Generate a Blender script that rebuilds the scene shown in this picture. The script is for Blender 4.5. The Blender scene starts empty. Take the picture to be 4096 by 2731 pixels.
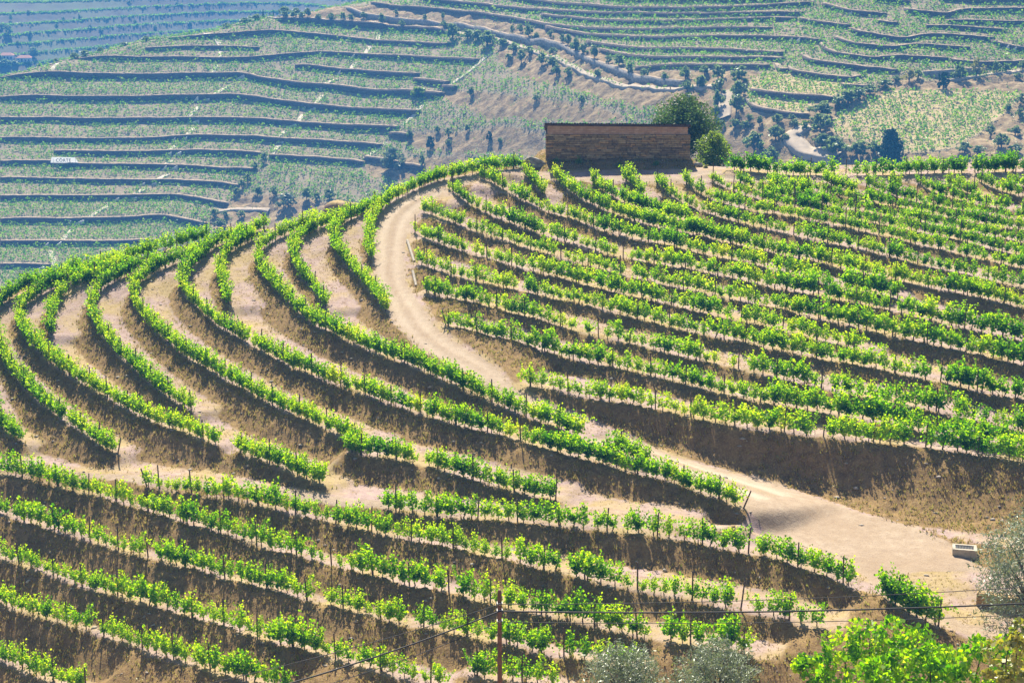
import bpy, bmesh, math, random
import numpy as np
from mathutils import Vector, Matrix, noise

random.seed(7)
rng = np.random.default_rng(11)
SC = bpy.context.scene
COL = SC.collection
R = math.radians

# ------------------------------------------------------------------ camera
CAM_Z = 60.0
PITCH = 0.2613464258
LENS_PX = 6900.0
cam_data = bpy.data.cameras.new('camera')
cam_data.sensor_width = 36.0
cam_data.lens = 36.0 * LENS_PX / 4096.0
cam_data.clip_start = 0.5
cam_data.clip_end = 20000.0
cam = bpy.data.objects.new('camera', cam_data)
COL.objects.link(cam)
cam.location = (0, 0, CAM_Z)
cam.rotation_euler = (math.pi / 2 - PITCH, 0, 0)
SC.camera = cam

# ------------------------------------------------------------------ light
SUN_ELEV = R(48)
SUN_AZ = R(-7)          # measured from +Y (straight behind the hill), towards +X
world = bpy.data.worlds.new('World')
SC.world = world
world.use_nodes = True
wn = world.node_tree.nodes
wl = world.node_tree.links
sky = wn.new('ShaderNodeTexSky')
sky.sky_type = 'NISHITA'
sky.sun_disc = False
sky.sun_elevation = SUN_ELEV
sky.sun_rotation = SUN_AZ
sky.air_density = 1.0
sky.dust_density = 1.0
bgn = wn.get('Background') or wn.new('ShaderNodeBackground')
bgn.inputs['Strength'].default_value = 0.06
wl.new(sky.outputs[0], bgn.inputs['Color'])
outw = wn.get('World Output') or wn.new('ShaderNodeOutputWorld')
wl.new(bgn.outputs[0], outw.inputs['Surface'])

sun_d = bpy.data.lights.new('sun', 'SUN')
sun_d.energy = 5.0
sun_d.angle = R(0.6)
sun_d.color = (1.0, 0.91, 0.74)
sun = bpy.data.objects.new('sun', sun_d)
COL.objects.link(sun)
sdir = Vector((math.sin(SUN_AZ) * math.cos(SUN_ELEV), math.cos(SUN_AZ) * math.cos(SUN_ELEV), math.sin(SUN_ELEV)))
sun.rotation_euler = sdir.to_track_quat('Z', 'Y').to_euler()
sun.location = (0, 200, 300)

SC.view_settings.view_transform = 'Standard'
SC.view_settings.look = 'None'
SC.view_settings.gamma = 1.0
SC.view_settings.exposure = 1.15
SC.cycles.max_bounces = 8
SC.cycles.diffuse_bounces = 3
SC.cycles.transmission_bounces = 5
SC.cycles.volume_bounces = 0
SC.cycles.transparent_max_bounces = 8
VINE_ROWS = [
('R0','L',[(-32.46,185.18,22.02),(-34.67,184.67,21.74),(-35.58,184.36,21.6),(-37.87,183.07,21.11),(-40.27,182.22,20.71),(-42.73,180.62,20.11),(-47.05,178.87,19.33),(-49.22,177.66,18.83),(-51.02,176.43,18.36),(-51.91,175.44,18.03),(-52.63,174.17,17.63),(-52.89,173.37,17.4),(-53.03,172.44,17.14),(-53.02,171.35,16.87),(-52.86,170.15,16.58),(-52.14,167.64,16),(-50.54,163.97,15.24),(-49.39,161.63,14.78),(-48.48,160.01,14.48),(-44.06,153.36,13.35),(-42.81,151.65,13.09),(-39.34,147.82,12.6),(-36.04,143.94,12.09),(-34.24,142.21,11.94)]),
('R00','L',[(-52.01,164.47,15.19),(-50.48,159.56,14.09),(-48.04,152.68,12.58),(-47.39,151.12,12.22),(-46.6,149.66,11.93),(-45.99,148.83,11.8),(-43.42,146.13,11.43)]),
('R1','L',[(-40.33,179.82,20.11),(-42.36,179.02,19.75),(-44.6,177.93,19.29),(-46.92,177.16,18.9),(-48.22,176.3,18.57),(-48.92,175.63,18.34),(-49.52,174.75,18.07),(-49.86,174.06,17.86),(-50.12,173.26,17.63),(-50.27,172.32,17.38),(-50.16,170.61,16.97),(-49.85,169.34,16.68),(-49.4,168.08,16.41),(-48.55,166.27,16.05),(-47.59,164.61,15.75),(-44.89,160.89,15.15),(-43.88,159.6,14.97),(-37.03,151.83,13.97),(-34.54,149.08,13.67),(-32.12,146.58,13.41),(-28.26,143.62,13.3),(-25.12,140.72,13.1)]),
('R2','L',[(-43.22,177.02,19.18),(-44.49,177.02,19.07),(-45.31,176.63,18.91),(-45.78,176.16,18.75),(-46.17,175.53,18.56),(-46.6,174.31,18.23),(-46.87,172.28,17.7),(-46.79,170.5,17.27),(-46.48,168.57,16.84),(-45.85,165.95,16.27)]),
('R3','L',[(-37.45,179.76,20.33),(-39.17,178.98,20),(-40.25,178.26,19.74),(-41.47,177.09,19.35),(-42.29,175.83,18.97),(-42.74,174.6,18.64),(-42.96,173.05,18.25),(-42.87,171.23,17.82),(-42.42,169.23,17.4),(-41.72,167.28,17.02),(-40.58,164.89,16.59),(-39.65,163.24,16.32),(-37.46,159.74,15.76),(-32.07,151.45,14.57),(-28.48,147.27,14.13)]),
('R3b','L',[(-23.33,139.65,13.14),(-21.71,137.96,13.01),(-19.83,136.41,12.94),(-16.97,133.62,12.76),(-14.94,131.95,12.69)]),
('R4','L',[(-32.5,182.11,21.29),(-34.41,180.72,20.8),(-36.36,179.53,20.36),(-37.12,178.85,20.14),(-37.82,178.02,19.88),(-38.24,177.37,19.7),(-38.71,176.11,19.35),(-38.91,175.1,19.1),(-38.98,173.94,18.82),(-38.88,172.66,18.54),(-38.37,170.68,18.13),(-37.86,169.41,17.89),(-36.97,167.63,17.59),(-34.8,163.92,16.99),(-30.75,157.94,16.17),(-25.3,151.24,15.44),(-23.25,149.04,15.24),(-21.57,146.91,15.02),(-20.18,145.3,14.89),(-15.82,140.94,14.58),(-13.75,138.74,14.4),(-13.07,137.78,14.29),(-12.88,137.26,14.2),(-13.08,137.01,14.12),(-13.76,136.81,13.98),(-13.62,136.59,13.96),(-12.67,136,13.97),(-10.87,135.27,14.07),(-9.6,134.57,14.09),(-8.11,133.49,14.05),(-6.38,132.51,14.06),(-4.27,130.59,13.92),(-2.17,129.07,13.84),(-0.54,128.06,13.8),(1.72,126.5,13.7),(3.55,125.75,13.72)]),
('R5','L',[(-27.06,187.31,22.91),(-28.95,185.49,22.35),(-30.71,184.57,22),(-31.27,184.18,21.87),(-32.25,183.01,21.52),(-32.79,181.84,21.2),(-33.09,180.36,20.83),(-33.86,178.08,20.24),(-34.14,176.43,19.84),(-34.18,175.2,19.55),(-34.03,173.88,19.26),(-33.42,171.89,18.88),(-31.96,169.01,18.39),(-29.16,164.51,17.74),(-27.28,161.99,17.42),(-20.65,153.79,16.56),(-18.33,151.57,16.4),(-16.64,149.71,16.25),(-14.12,147.51,16.13),(-11.99,145.29,15.94),(-6.51,140.54,15.65),(-3.01,137.84,15.5),(-0.55,136.27,15.42),(1.81,134.42,15.26),(5.49,131.72,15.02),(7.1,130.88,14.96),(9.28,129.21,14.79),(12.14,127.56,14.65),(17.55,123.06,14.07)]),
('R6','L',[(-28.14,184.31,22.12),(-29.25,183.38,21.83),(-29.93,182.32,21.53),(-30.29,181.41,21.3),(-30.56,180.34,21.03),(-30.72,178.44,20.58),(-30.64,177.02,20.27),(-30.25,174.81,19.82),(-28.46,168.32,18.6)]),
('R7','L',[(-21.74,187,23.18),(-24.1,185.46,22.68),(-24.93,184.75,22.46),(-25.72,183.9,22.21),(-26.2,183.22,22.02),(-26.61,182.4,21.8),(-26.9,181.36,21.55),(-27.02,180.13,21.26),(-26.79,178.01,20.82),(-26.39,176.6,20.55),(-25.89,175.25,20.31),(-24.23,171.55,19.69),(-21.43,165.86,18.83),(-19.47,162.4,18.38),(-15.93,158.09,17.94),(-12.49,154.34,17.6),(-9.98,151.93,17.42),(-8.9,150.77,17.31),(-5.79,147.14,16.94),(-2.29,143.35,16.56),(-0.18,140.8,16.28),(3.59,137.31,15.91),(5.58,135.15,15.65)]),
('R7b','L',[(7.72,132.73,15.34),(8.88,132,15.28),(10.17,130.81,15.12),(11.07,130.26,15.07)]),
('R8','L',[(-18.91,188.38,23.67),(-21.41,185.72,22.92),(-22.41,184.32,22.54),(-22.83,183.4,22.3),(-23.15,182.33,22.04),(-23.34,180.35,21.61),(-23.07,178.14,21.15),(-22.44,175.97,20.76),(-21.42,173.28,20.3),(-19.56,168.89,19.62),(-18.37,165.67,19.11)]),
('R9','L',[(-14.64,191.19,24.54),(-16.73,189.44,24.03),(-17.54,188.42,23.76),(-18.3,187.24,23.45),(-18.92,185.78,23.09),(-19.21,184.6,22.82),(-19.29,183.24,22.52),(-19.22,182.5,22.36),(-18.74,180.23,21.93),(-17.82,177.39,21.42),(-13.65,167.59,19.92),(-12.14,163.16,19.25)]),
('R10','L',[(1.21,200.46,27.44),(-0.91,200.33,27.33),(-2.66,200.04,27.19),(-4.04,199.54,27.02),(-6.41,198.43,26.65),(-8.78,197.5,26.31),(-9.74,196.81,26.1),(-10.35,196.23,25.93),(-13.75,192.18,24.82),(-13.96,191.76,24.71),(-13.89,191.36,24.62),(-14.57,189.76,24.23),(-14.93,188.59,23.95),(-15.37,185.82,23.32),(-15.44,184.28,22.99),(-15.35,181.87,22.5),(-14.81,177.02,21.58)]),
('N','N',[(-9.97,127.49,12.41),(-9.27,126.89,12.38),(-8.55,126.46,12.39),(-6.88,125.81,12.48),(-4.76,124.82,12.56),(-2.2,124.06,12.74),(1.47,122.79,12.88),(5.52,121.59,13.01),(8.16,120.65,13.03),(10.14,120.15,13.07),(13.33,118.83,13.01),(13.95,118.53,12.99),(14.92,117.86,12.9),(16.58,117.27,12.87),(18.8,116.28,12.76),(19.7,115.53,12.65),(21.01,114.68,12.53),(23.32,112.91,12.23),(24.3,111.95,12.07)]),
('N2','N2',[(25.91,110.87,11.88),(27.16,109.18,11.57),(28.89,107.6,11.29)]),
('P0','P',[(-30.59,136.4,10.96),(-25.09,133.41,11.21),(-22.18,132.06,11.42),(-13.83,126.54,11.51),(-12.37,125.7,11.55),(-6.98,122.17,11.56),(-4.03,120.6,11.63),(-2.5,119.53,11.59),(3.33,116.53,11.62),(5.78,114.99,11.52),(7.65,114.25,11.54),(10.68,112.8,11.48),(12.09,112.26,11.47),(14.97,110.72,11.33),(18.1,109.6,11.26),(20.09,108.45,11.09),(21.39,107.86,11.01)]),
('P1','P',[(-45.87,143.03,9.99),(-41.32,140.63,10.12),(-39.53,139.49,10.1),(-37.75,138.16,10.03),(-35.45,136.9,10.11),(-32.88,135.24,10.14),(-27.36,131.08,10.03),(-21.32,126.97,10.11),(-18.09,124.44,10.04),(-15.18,122.56,10.09),(-12.6,120.61,10.06),(-10.29,119.32,10.15),(-8.06,117.67,10.12),(-5.4,116.17,10.21),(-4.09,115.55,10.27),(-2.86,114.63,10.23),(-1.58,113.98,10.26),(0.49,112.7,10.25),(3.59,111.32,10.33),(6.38,109.81,10.31),(7.92,108.86,10.27),(12,107.13,10.25),(14.88,106.1,10.24),(16.72,105.23,10.17)]),
('P2','P',[(-44.41,137.64,8.37),(-42.64,136.64,8.4),(-40.58,135.1,8.32),(-35.44,131.9,8.38),(-32.13,129.37,8.29),(-23.99,124.14,8.52),(-22.02,122.58,8.47),(-19.56,121.16,8.61),(-15.06,118.1,8.71),(-9.63,114.68,8.91),(-8.16,113.48,8.88),(-5.78,112.42,9.06),(-2.05,110.24,9.16),(-0.62,109.64,9.24),(0.57,108.83,9.23),(2.54,107.68,9.25),(5.31,106.49,9.37),(7.98,105.11,9.38)]),
('P2b','P',[(-2.89,107.02,8.14),(-1.47,106.21,8.2),(0.97,105.36,8.42),(3.13,104.28,8.53)]),
('P3','P',[(-43.08,132.64,6.68),(-40.78,130.91,6.57),(-35.72,127.41,6.54),(-33.56,125.72,6.48),(-26.23,120.98,6.75),(-24.5,119.65,6.75),(-21.81,117.92,6.88),(-20.38,116.79,6.88),(-16.42,113.92,7.02),(-14.38,112.64,7.15),(-11.09,110.3,7.28),(-7.91,108.33,7.47),(-6.48,107.33,7.51),(-4.03,105.87,7.64)]),
('P4','P',[(-41.69,127.4,4.77),(-35.89,123.41,4.8),(-32.43,121.21,4.97),(-26.08,116.53,5.13),(-23.89,115.06,5.28),(-20.81,112.71,5.4),(-19.19,111.58,5.52),(-15.34,109.2,5.88)]),
('P5','P',[(-40.2,121.75,2.65),(-35.12,117.77,2.65),(-30.97,114.89,2.94)]),
('H','H',[(1.41,145.28,17.16),(3.49,144.42,17.14),(5.96,142.73,16.97),(10.19,140.69,16.82),(11.63,139.86,16.74),(13.8,138.82,16.65),(16.36,137.28,16.49),(19.86,135.66,16.36),(22,135.08,16.34),(24.05,134.17,16.26),(26.63,133.52,16.23),(29.81,132.44,16.16),(31.43,132.08,16.15),(33.66,131.31,16.09),(36.24,130.18,15.98),(40.76,128.55,15.83)]),
('G','R',[(-6.3,159.04,19),(-4.04,157.44,18.88),(-2.4,155.96,18.74),(-1.03,155.03,18.67),(4.81,150.72,18.25),(7.16,149.39,18.14),(8.42,148.49,18.05),(11.46,146.77,17.88),(14.38,144.76,17.66),(16.03,143.51,17.53),(18.62,141.8,17.33),(24.21,138.71,17.04),(27,137.53,16.94),(28.56,136.66,16.85),(31.05,135.55,16.75),(33.42,134.2,16.61),(38.98,131.47,16.3),(41.21,130.18,16.15)]),
('F','R',[(-8.52,167.72,20.34),(-7.66,166.68,20.23),(-7.07,166.16,20.18),(-3.82,164.12,20.03),(1.25,160.03,19.63),(2.91,158.95,19.53),(4.5,157.55,19.37),(6.1,156.33,19.23),(9.8,153.89,18.99),(14.85,150.29,18.59),(21.2,146.23,18.17),(25.8,142.91,17.81),(28.11,141.62,17.69),(31.43,139.45,17.45),(35.01,137.65,17.3),(36.85,136.26,17.11),(39.18,134.92,16.96),(41.98,132.99,16.71)]),
('E','R',[(-9.64,174.77,21.52),(-7.47,172.91,21.33),(-5.66,171.15,21.13),(-4.46,170.17,21.03),(1.72,165.93,20.63),(3.69,164.39,20.47),(6.8,162.62,20.3),(9.75,160.2,20.02),(16.25,155.33,19.47),(17.79,154.38,19.37),(20.87,152.73,19.23),(22.56,151.43,19.08),(27.6,148.12,18.75),(30.95,146.35,18.62),(33.46,144.73,18.45),(35.3,143.73,18.36),(38.75,141.27,18.11),(43.48,138.46,17.8)]),
('D','R',[(-10.7,183.68,23.17),(-9.47,181.94,22.89),(-6.63,178.97,22.49),(-4.13,176.82,22.24),(-2.03,174.68,21.96),(-0.52,173.42,21.81),(5.37,168.91,21.3),(7.32,167.13,21.08),(9.27,165.58,20.89),(15.59,161.39,20.44),(17.68,159.75,20.24),(23.61,155.81,19.84),(26.07,153.99,19.64),(27.44,152.67,19.49),(30.05,150.72,19.3),(31.35,149.38,19.13)]),
('C','R',[(-9.91,188.88,24.29),(-8.25,187.53,24.09),(-4.45,183.39,23.46),(-1.32,180.59,23.08),(1.38,177.76,22.68),(4.37,175.34,22.38),(8.11,171.97,21.94),(12.58,168.18,21.46),(13.41,167.58,21.39),(15.94,166.15,21.23),(20.77,162.76,20.86),(23.96,160.91,20.67),(26.67,158.59,20.41),(31.57,155.04,20.07),(35.03,152.21,19.77),(38.93,149.42,19.51),(41.3,147.44,19.28),(43.92,145.58,19.1),(45.16,144.57,18.98)]),
('B','R',[(-7.25,195.28,25.86),(-5.33,191.2,25.03),(-4.12,189.41,24.71),(-2.58,187.47,24.37),(-0.08,184.88,23.97),(1.41,183.07,23.69),(2.61,181.8,23.49),(4.12,180.41,23.29),(7.41,177.7,22.93),(9.4,175.65,22.64),(10.26,174.88,22.54),(11.98,173.54,22.36),(16.63,171.04,22.08),(19.72,169.19,21.88),(22.45,167.33,21.67),(25.58,164.87,21.38),(27.95,163.38,21.24),(30.23,161.69,21.08),(32.8,160.19,20.94),(34.74,158.68,20.79),(37.65,156.72,20.62),(40.11,154.47,20.39),(44.81,150.83,20.03),(46.45,149.21,19.85)]),
('A','R',[(-3.57,197.88,26.63),(-2.26,196.48,26.36),(-0.49,193.62,25.78),(3.09,188.51,24.84),(4.61,186.84,24.56),(6.78,185.01,24.28),(9.66,181.63,23.74),(12.94,179.14,23.39),(15.93,177.39,23.17),(18.75,175.01,22.85),(26.22,169.59,22.19),(29.04,167.04,21.89),(31.71,164.32,21.55),(34.24,162.49,21.38),(37.04,160.74,21.24)]),
('X1','T',[(1.42,198.49,26.98),(3.54,192.46,25.69)]),
('X2','T',[(5.05,196.77,26.71),(5.73,194.86,26.3),(6.75,192.65,25.85),(7.8,190.62,25.46),(9.19,188.45,25.06),(10.05,187.37,24.87),(11.85,185.67,24.59),(14.44,182.91,24.15),(18.58,179.92,23.72),(20.65,178.66,23.56),(22.32,177.25,23.36),(23.74,176.25,23.24),(27.58,173.25,22.87),(30.85,171.07,22.62),(34.45,168.1,22.28),(35.68,166.96,22.16),(39.7,164.04,21.87),(41.85,162.24,21.69),(45.2,159.74,21.48),(48.56,156.85,21.18)]),
('X3','T',[(9.07,195.44,26.55),(9.78,193.64,26.17),(10.31,192.62,25.97),(11.71,190.35,25.53),(12.58,189.17,25.32),(16.18,185.51,24.7),(17.69,184.23,24.5),(18.91,183.41,24.38)]),
('X4','T',[(13.06,195.92,26.78),(13.82,193.12,26.18),(14.78,190.8,25.72)]),
('X5','R',[(16.48,194.74,26.61),(17.71,191.12,25.87),(18.64,189.05,25.48),(19.71,187.5,25.2),(21.37,185.55,24.87),(22.77,184.08,24.63),(23.63,183.34,24.52),(27.09,180.77,24.17),(30.96,177.58,23.73),(35.59,174.22,23.34),(37.11,172.77,23.17),(38.91,171.29,22.99),(40.79,169.2,22.74),(43.29,167.26,22.55),(46.19,164.87,22.32),(47.79,163.34,22.16),(49.9,161.68,22)]),
('X6','R',[(19.75,194.78,26.72),(20.52,192.34,26.21),(21.25,190.92,25.94),(22.33,189.42,25.66),(24.01,187.55,25.35),(25.18,186.58,25.19),(26.08,186,25.11),(28.25,185.14,25.01),(29.45,184.48,24.93),(31.49,183.13,24.75),(35.17,180.48,24.4),(37.31,178.62,24.16),(39.98,176.53,23.91),(45.92,170.89,23.26),(48.62,168.66,23.03),(51.16,166.22,22.78)]),
('X7','R',[(22.73,195.13,26.88),(23.71,193.22,26.5),(24.48,191.97,26.25),(25.32,191.01,26.08),(26.78,189.64,25.85),(28.55,188.26,25.63),(38.03,181.32,24.66),(41.37,179.09,24.41),(45.56,175.7,24.02),(47.74,173.49,23.77),(52.09,169.59,23.35)]),
('X8','R',[(25.8,194.31,26.8),(27.04,192.13,26.37),(27.86,191.15,26.19),(28.74,190.38,26.06),(31.13,188.72,25.81),(33.84,187.14,25.59),(38.49,184.11,25.19),(41.64,182.2,24.97),(45.71,179.17,24.62),(48.47,176.59,24.31),(53.09,173.2,23.97)]),
('X9','T',[(29.07,193.56,26.74),(29.89,192.37,26.51),(30.77,191.4,26.34),(31.39,190.9,26.26),(33.63,189.54,26.05)]),
('X10','R',[(32.48,193.19,26.77),(33.15,191.84,26.51),(33.65,191.1,26.37),(35.04,189.77,26.15),(42.24,184.92,25.49),(46.64,181.81,25.12),(49.29,179.82,24.89),(54.08,176.76,24.6)]),
('X11','T',[(35.42,193.03,26.83),(36.9,190.7,26.4),(38.25,189.25,26.16)]),
('X12','R',[(39.6,192.84,26.94),(40.18,191.32,26.65),(41.12,189.8,26.38),(42.69,188.02,26.1),(44.61,186.36,25.86),(46.83,184.71,25.65),(49.36,183.09,25.47),(54.98,180.04,25.19)]),
('X13','T',[(42.44,191.39,26.75),(43.57,190.12,26.54)]),
('X14','R',[(45.61,192.2,27.05),(46.05,190.51,26.73),(46.45,189.63,26.57),(47.39,188.26,26.34),(48.67,186.86,26.13),(50.28,185.48,25.94),(51.66,184.52,25.83),(53.08,183.72,25.75),(55.67,182.51,25.65)]),
('X15','T',[(48.8,191.84,27.11),(49.82,189.43,26.67),(50.55,188.31,26.48),(51.34,187.36,26.34)]),
('X16','R',[(52.32,192.18,27.32),(53.12,190.38,27),(54.06,188.97,26.76),(55.38,187.61,26.56),(56.78,186.57,26.43)]),
('X17','R',[(55.53,191.53,27.33),(56.47,190.22,27.11),(57.52,189.25,26.96)]),
('Y','Y',[(25.47,198.05,27.61),(26.46,197.62,27.55),(28.46,197.05,27.48),(30.76,196.21,27.36),(32.78,195.84,27.35),(40.61,195.26,27.49),(52.16,194.68,27.83),(58.96,194.51,28.08)]),
]
ROAD_EDGES = {
'main_right':[(-2.15,199.66,27.12),(-4.01,197.62,26.56),(-6.85,195.14,25.84),(-8,193.66,25.45),(-9.28,191.32,24.86),(-10.45,188.79,24.24),(-10.79,187.56,23.96),(-11.11,185.39,23.49),(-11.33,181.47,22.68),(-11.32,178.25,22.07),(-11.16,174.28,21.33),(-10.77,170.43,20.66),(-10.27,168.37,20.33),(-8.4,162.74,19.48),(-7.51,159.58,19),(-6.68,157.45,18.69),(-5.47,155.25,18.41),(-2.72,151.32,17.92),(-2.03,150.15,17.78),(-1.41,148.84,17.59),(0.03,145.09,17.05),(0.46,144.47,16.93),(1.83,143.08,16.56),(2.29,142.72,16.44),(3.73,142,16.08),(5.8,140.52,15.53),(10.76,136.29,14.73),(13.8,133.82,14.23),(15.63,133.12,13.95),(17.39,132.12,13.66),(18.77,131.73,13.46),(19.89,131.29,13.32),(21.83,130.21,13.07),(23.69,128.92,12.82),(27.5,125.28,12.59),(29.38,123.67,12.5),(29.96,123.26,12.49),(32.35,121.96,12.46),(33.42,120.43,12.45),(33.82,120.27,12.44),(35.52,119.96,12.42),(37.22,118.99,12.4)],
'main_left':[(0.76,200.08,27.34),(-1.69,199.77,27.17),(-3.76,199.14,26.93),(-5.11,198.56,26.73),(-8.44,196.89,26.18),(-9.38,196.12,25.95),(-12.64,192.67,24.99),(-13.48,191.63,24.71),(-14.29,190.42,24.39),(-14.09,190.88,24.5),(-13.9,191.15,24.57),(-14.69,188.28,23.89),(-14.94,186.1,23.41),(-14.99,184.55,23.08),(-14.9,182.14,22.59),(-14.35,176.51,21.51),(-14.21,172.71,20.81),(-13.99,171.26,20.55),(-13.48,169.11,20.2),(-12.15,164.39,19.47),(-11.61,161.75,19.05),(-11.27,160.55,18.87),(-9.49,156.27,18.25),(-8.04,153.62,17.9),(-6.52,151.41,17.65),(-4.44,149.17,17.42),(-3.7,148.23,17.31),(-2.34,146,17.03),(-0.5,143.39,16.7),(2.43,138.57,16.05),(3.91,136.52,15.79),(5.25,135.2,15.63),(6.6,134.05,15.51),(9.62,132.42,15.38),(10.29,131.98,15.34),(13.09,128.9,14.93),(14.53,126.93,14.65),(15.52,126.01,14.52),(16.95,124.98,14.4),(17.5,124.36,14.32),(17.95,123.62,14.2),(18.05,122.63,14),(17.7,121.71,13.81),(17.08,121.05,13.67)],
'track_up':[(17.08,121.01,13.66),(14.18,121.14,13.54),(11.79,121.87,13.54),(9.99,121.68,13.38),(9.33,121.73,13.35),(5.61,123.33,13.39),(-1.95,125.33,13.05),(-5.94,126.71,12.84),(-10.52,128.5,12.58),(-13.48,129.8,12.41),(-22.26,134.31,12),(-30.94,137.98,11.36),(-36.83,140.19,10.87),(-45.2,144.43,10.59)],
'track_down':[(15.37,120.22,13.41),(13.37,120.26,13.3),(11.63,120.75,13.3),(8.74,121.18,13.19),(2.73,123.12,13.09),(-2.78,124.79,12.83),(-6.31,125.98,12.61),(-10.39,127.67,12.39),(-13.58,128.79,12.14),(-21.79,133.11,11.77),(-33.78,138.22,10.87),(-36.61,139.34,10.66),(-39.54,140.84,10.54),(-44.92,143.35,10.28)],
'junc_low':[(15.58,121.92,12.75),(16.91,121.67,12.65),(17.55,121.44,12.6),(20.86,119.96,12.33),(22.05,119.29,12.22),(22.6,118.83,12.17),(23.79,117.5,12.05),(24.56,116.4,11.97),(25.18,114.98,11.88),(25.76,113.06,11.78),(26.28,112.1,11.71),(26.87,111.33,11.65),(28.92,109.3,11.43),(29.69,107.6,11.31),(30.46,106.42,11.21),(31.08,105.89,11.14),(33.37,104.97,10.92)],
'junc_right':[(36.28,115.75,12.8),(31.39,115.41,12.86),(28.79,115.43,12.89),(28.11,115.22,12.9),(27.89,115.05,12.9),(27.56,114.55,12.87),(27.48,113.52,12.79),(27.73,112.63,12.68),(30.24,108.42,11.97),(30.69,108,11.87),(31.69,107.37,11.65),(33.74,106.34,11.23)],
'crest_near':[(1.86,197.48,26.76),(4.6,196.52,26.64),(9.05,195.46,26.55),(10.42,195.25,26.55),(13.51,195.19,26.63),(16.92,194.76,26.63),(22.41,194.84,26.81),(29.84,193.99,26.85),(36.58,193.45,26.96),(46.68,192.97,27.25),(58.49,192.8,27.71)],
'crest_far':[(2.08,198.24,26.94),(3.81,197.55,26.85),(5.19,197.32,26.84),(7.62,197.14,26.88),(13.17,197.01,27.03),(16.62,196.73,27.06),(19.04,196.65,27.11),(19.72,196.79,27.16),(20.06,196.98,27.21),(21.41,198.23,27.53),(22.1,198.47,27.61),(22.79,198.47,27.63),(24.14,198.12,27.59),(27.78,196.73,27.39),(30.09,195.97,27.29),(32.09,195.55,27.26),(36.84,195.14,27.33),(58.8,193.94,27.96)],
}
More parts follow.
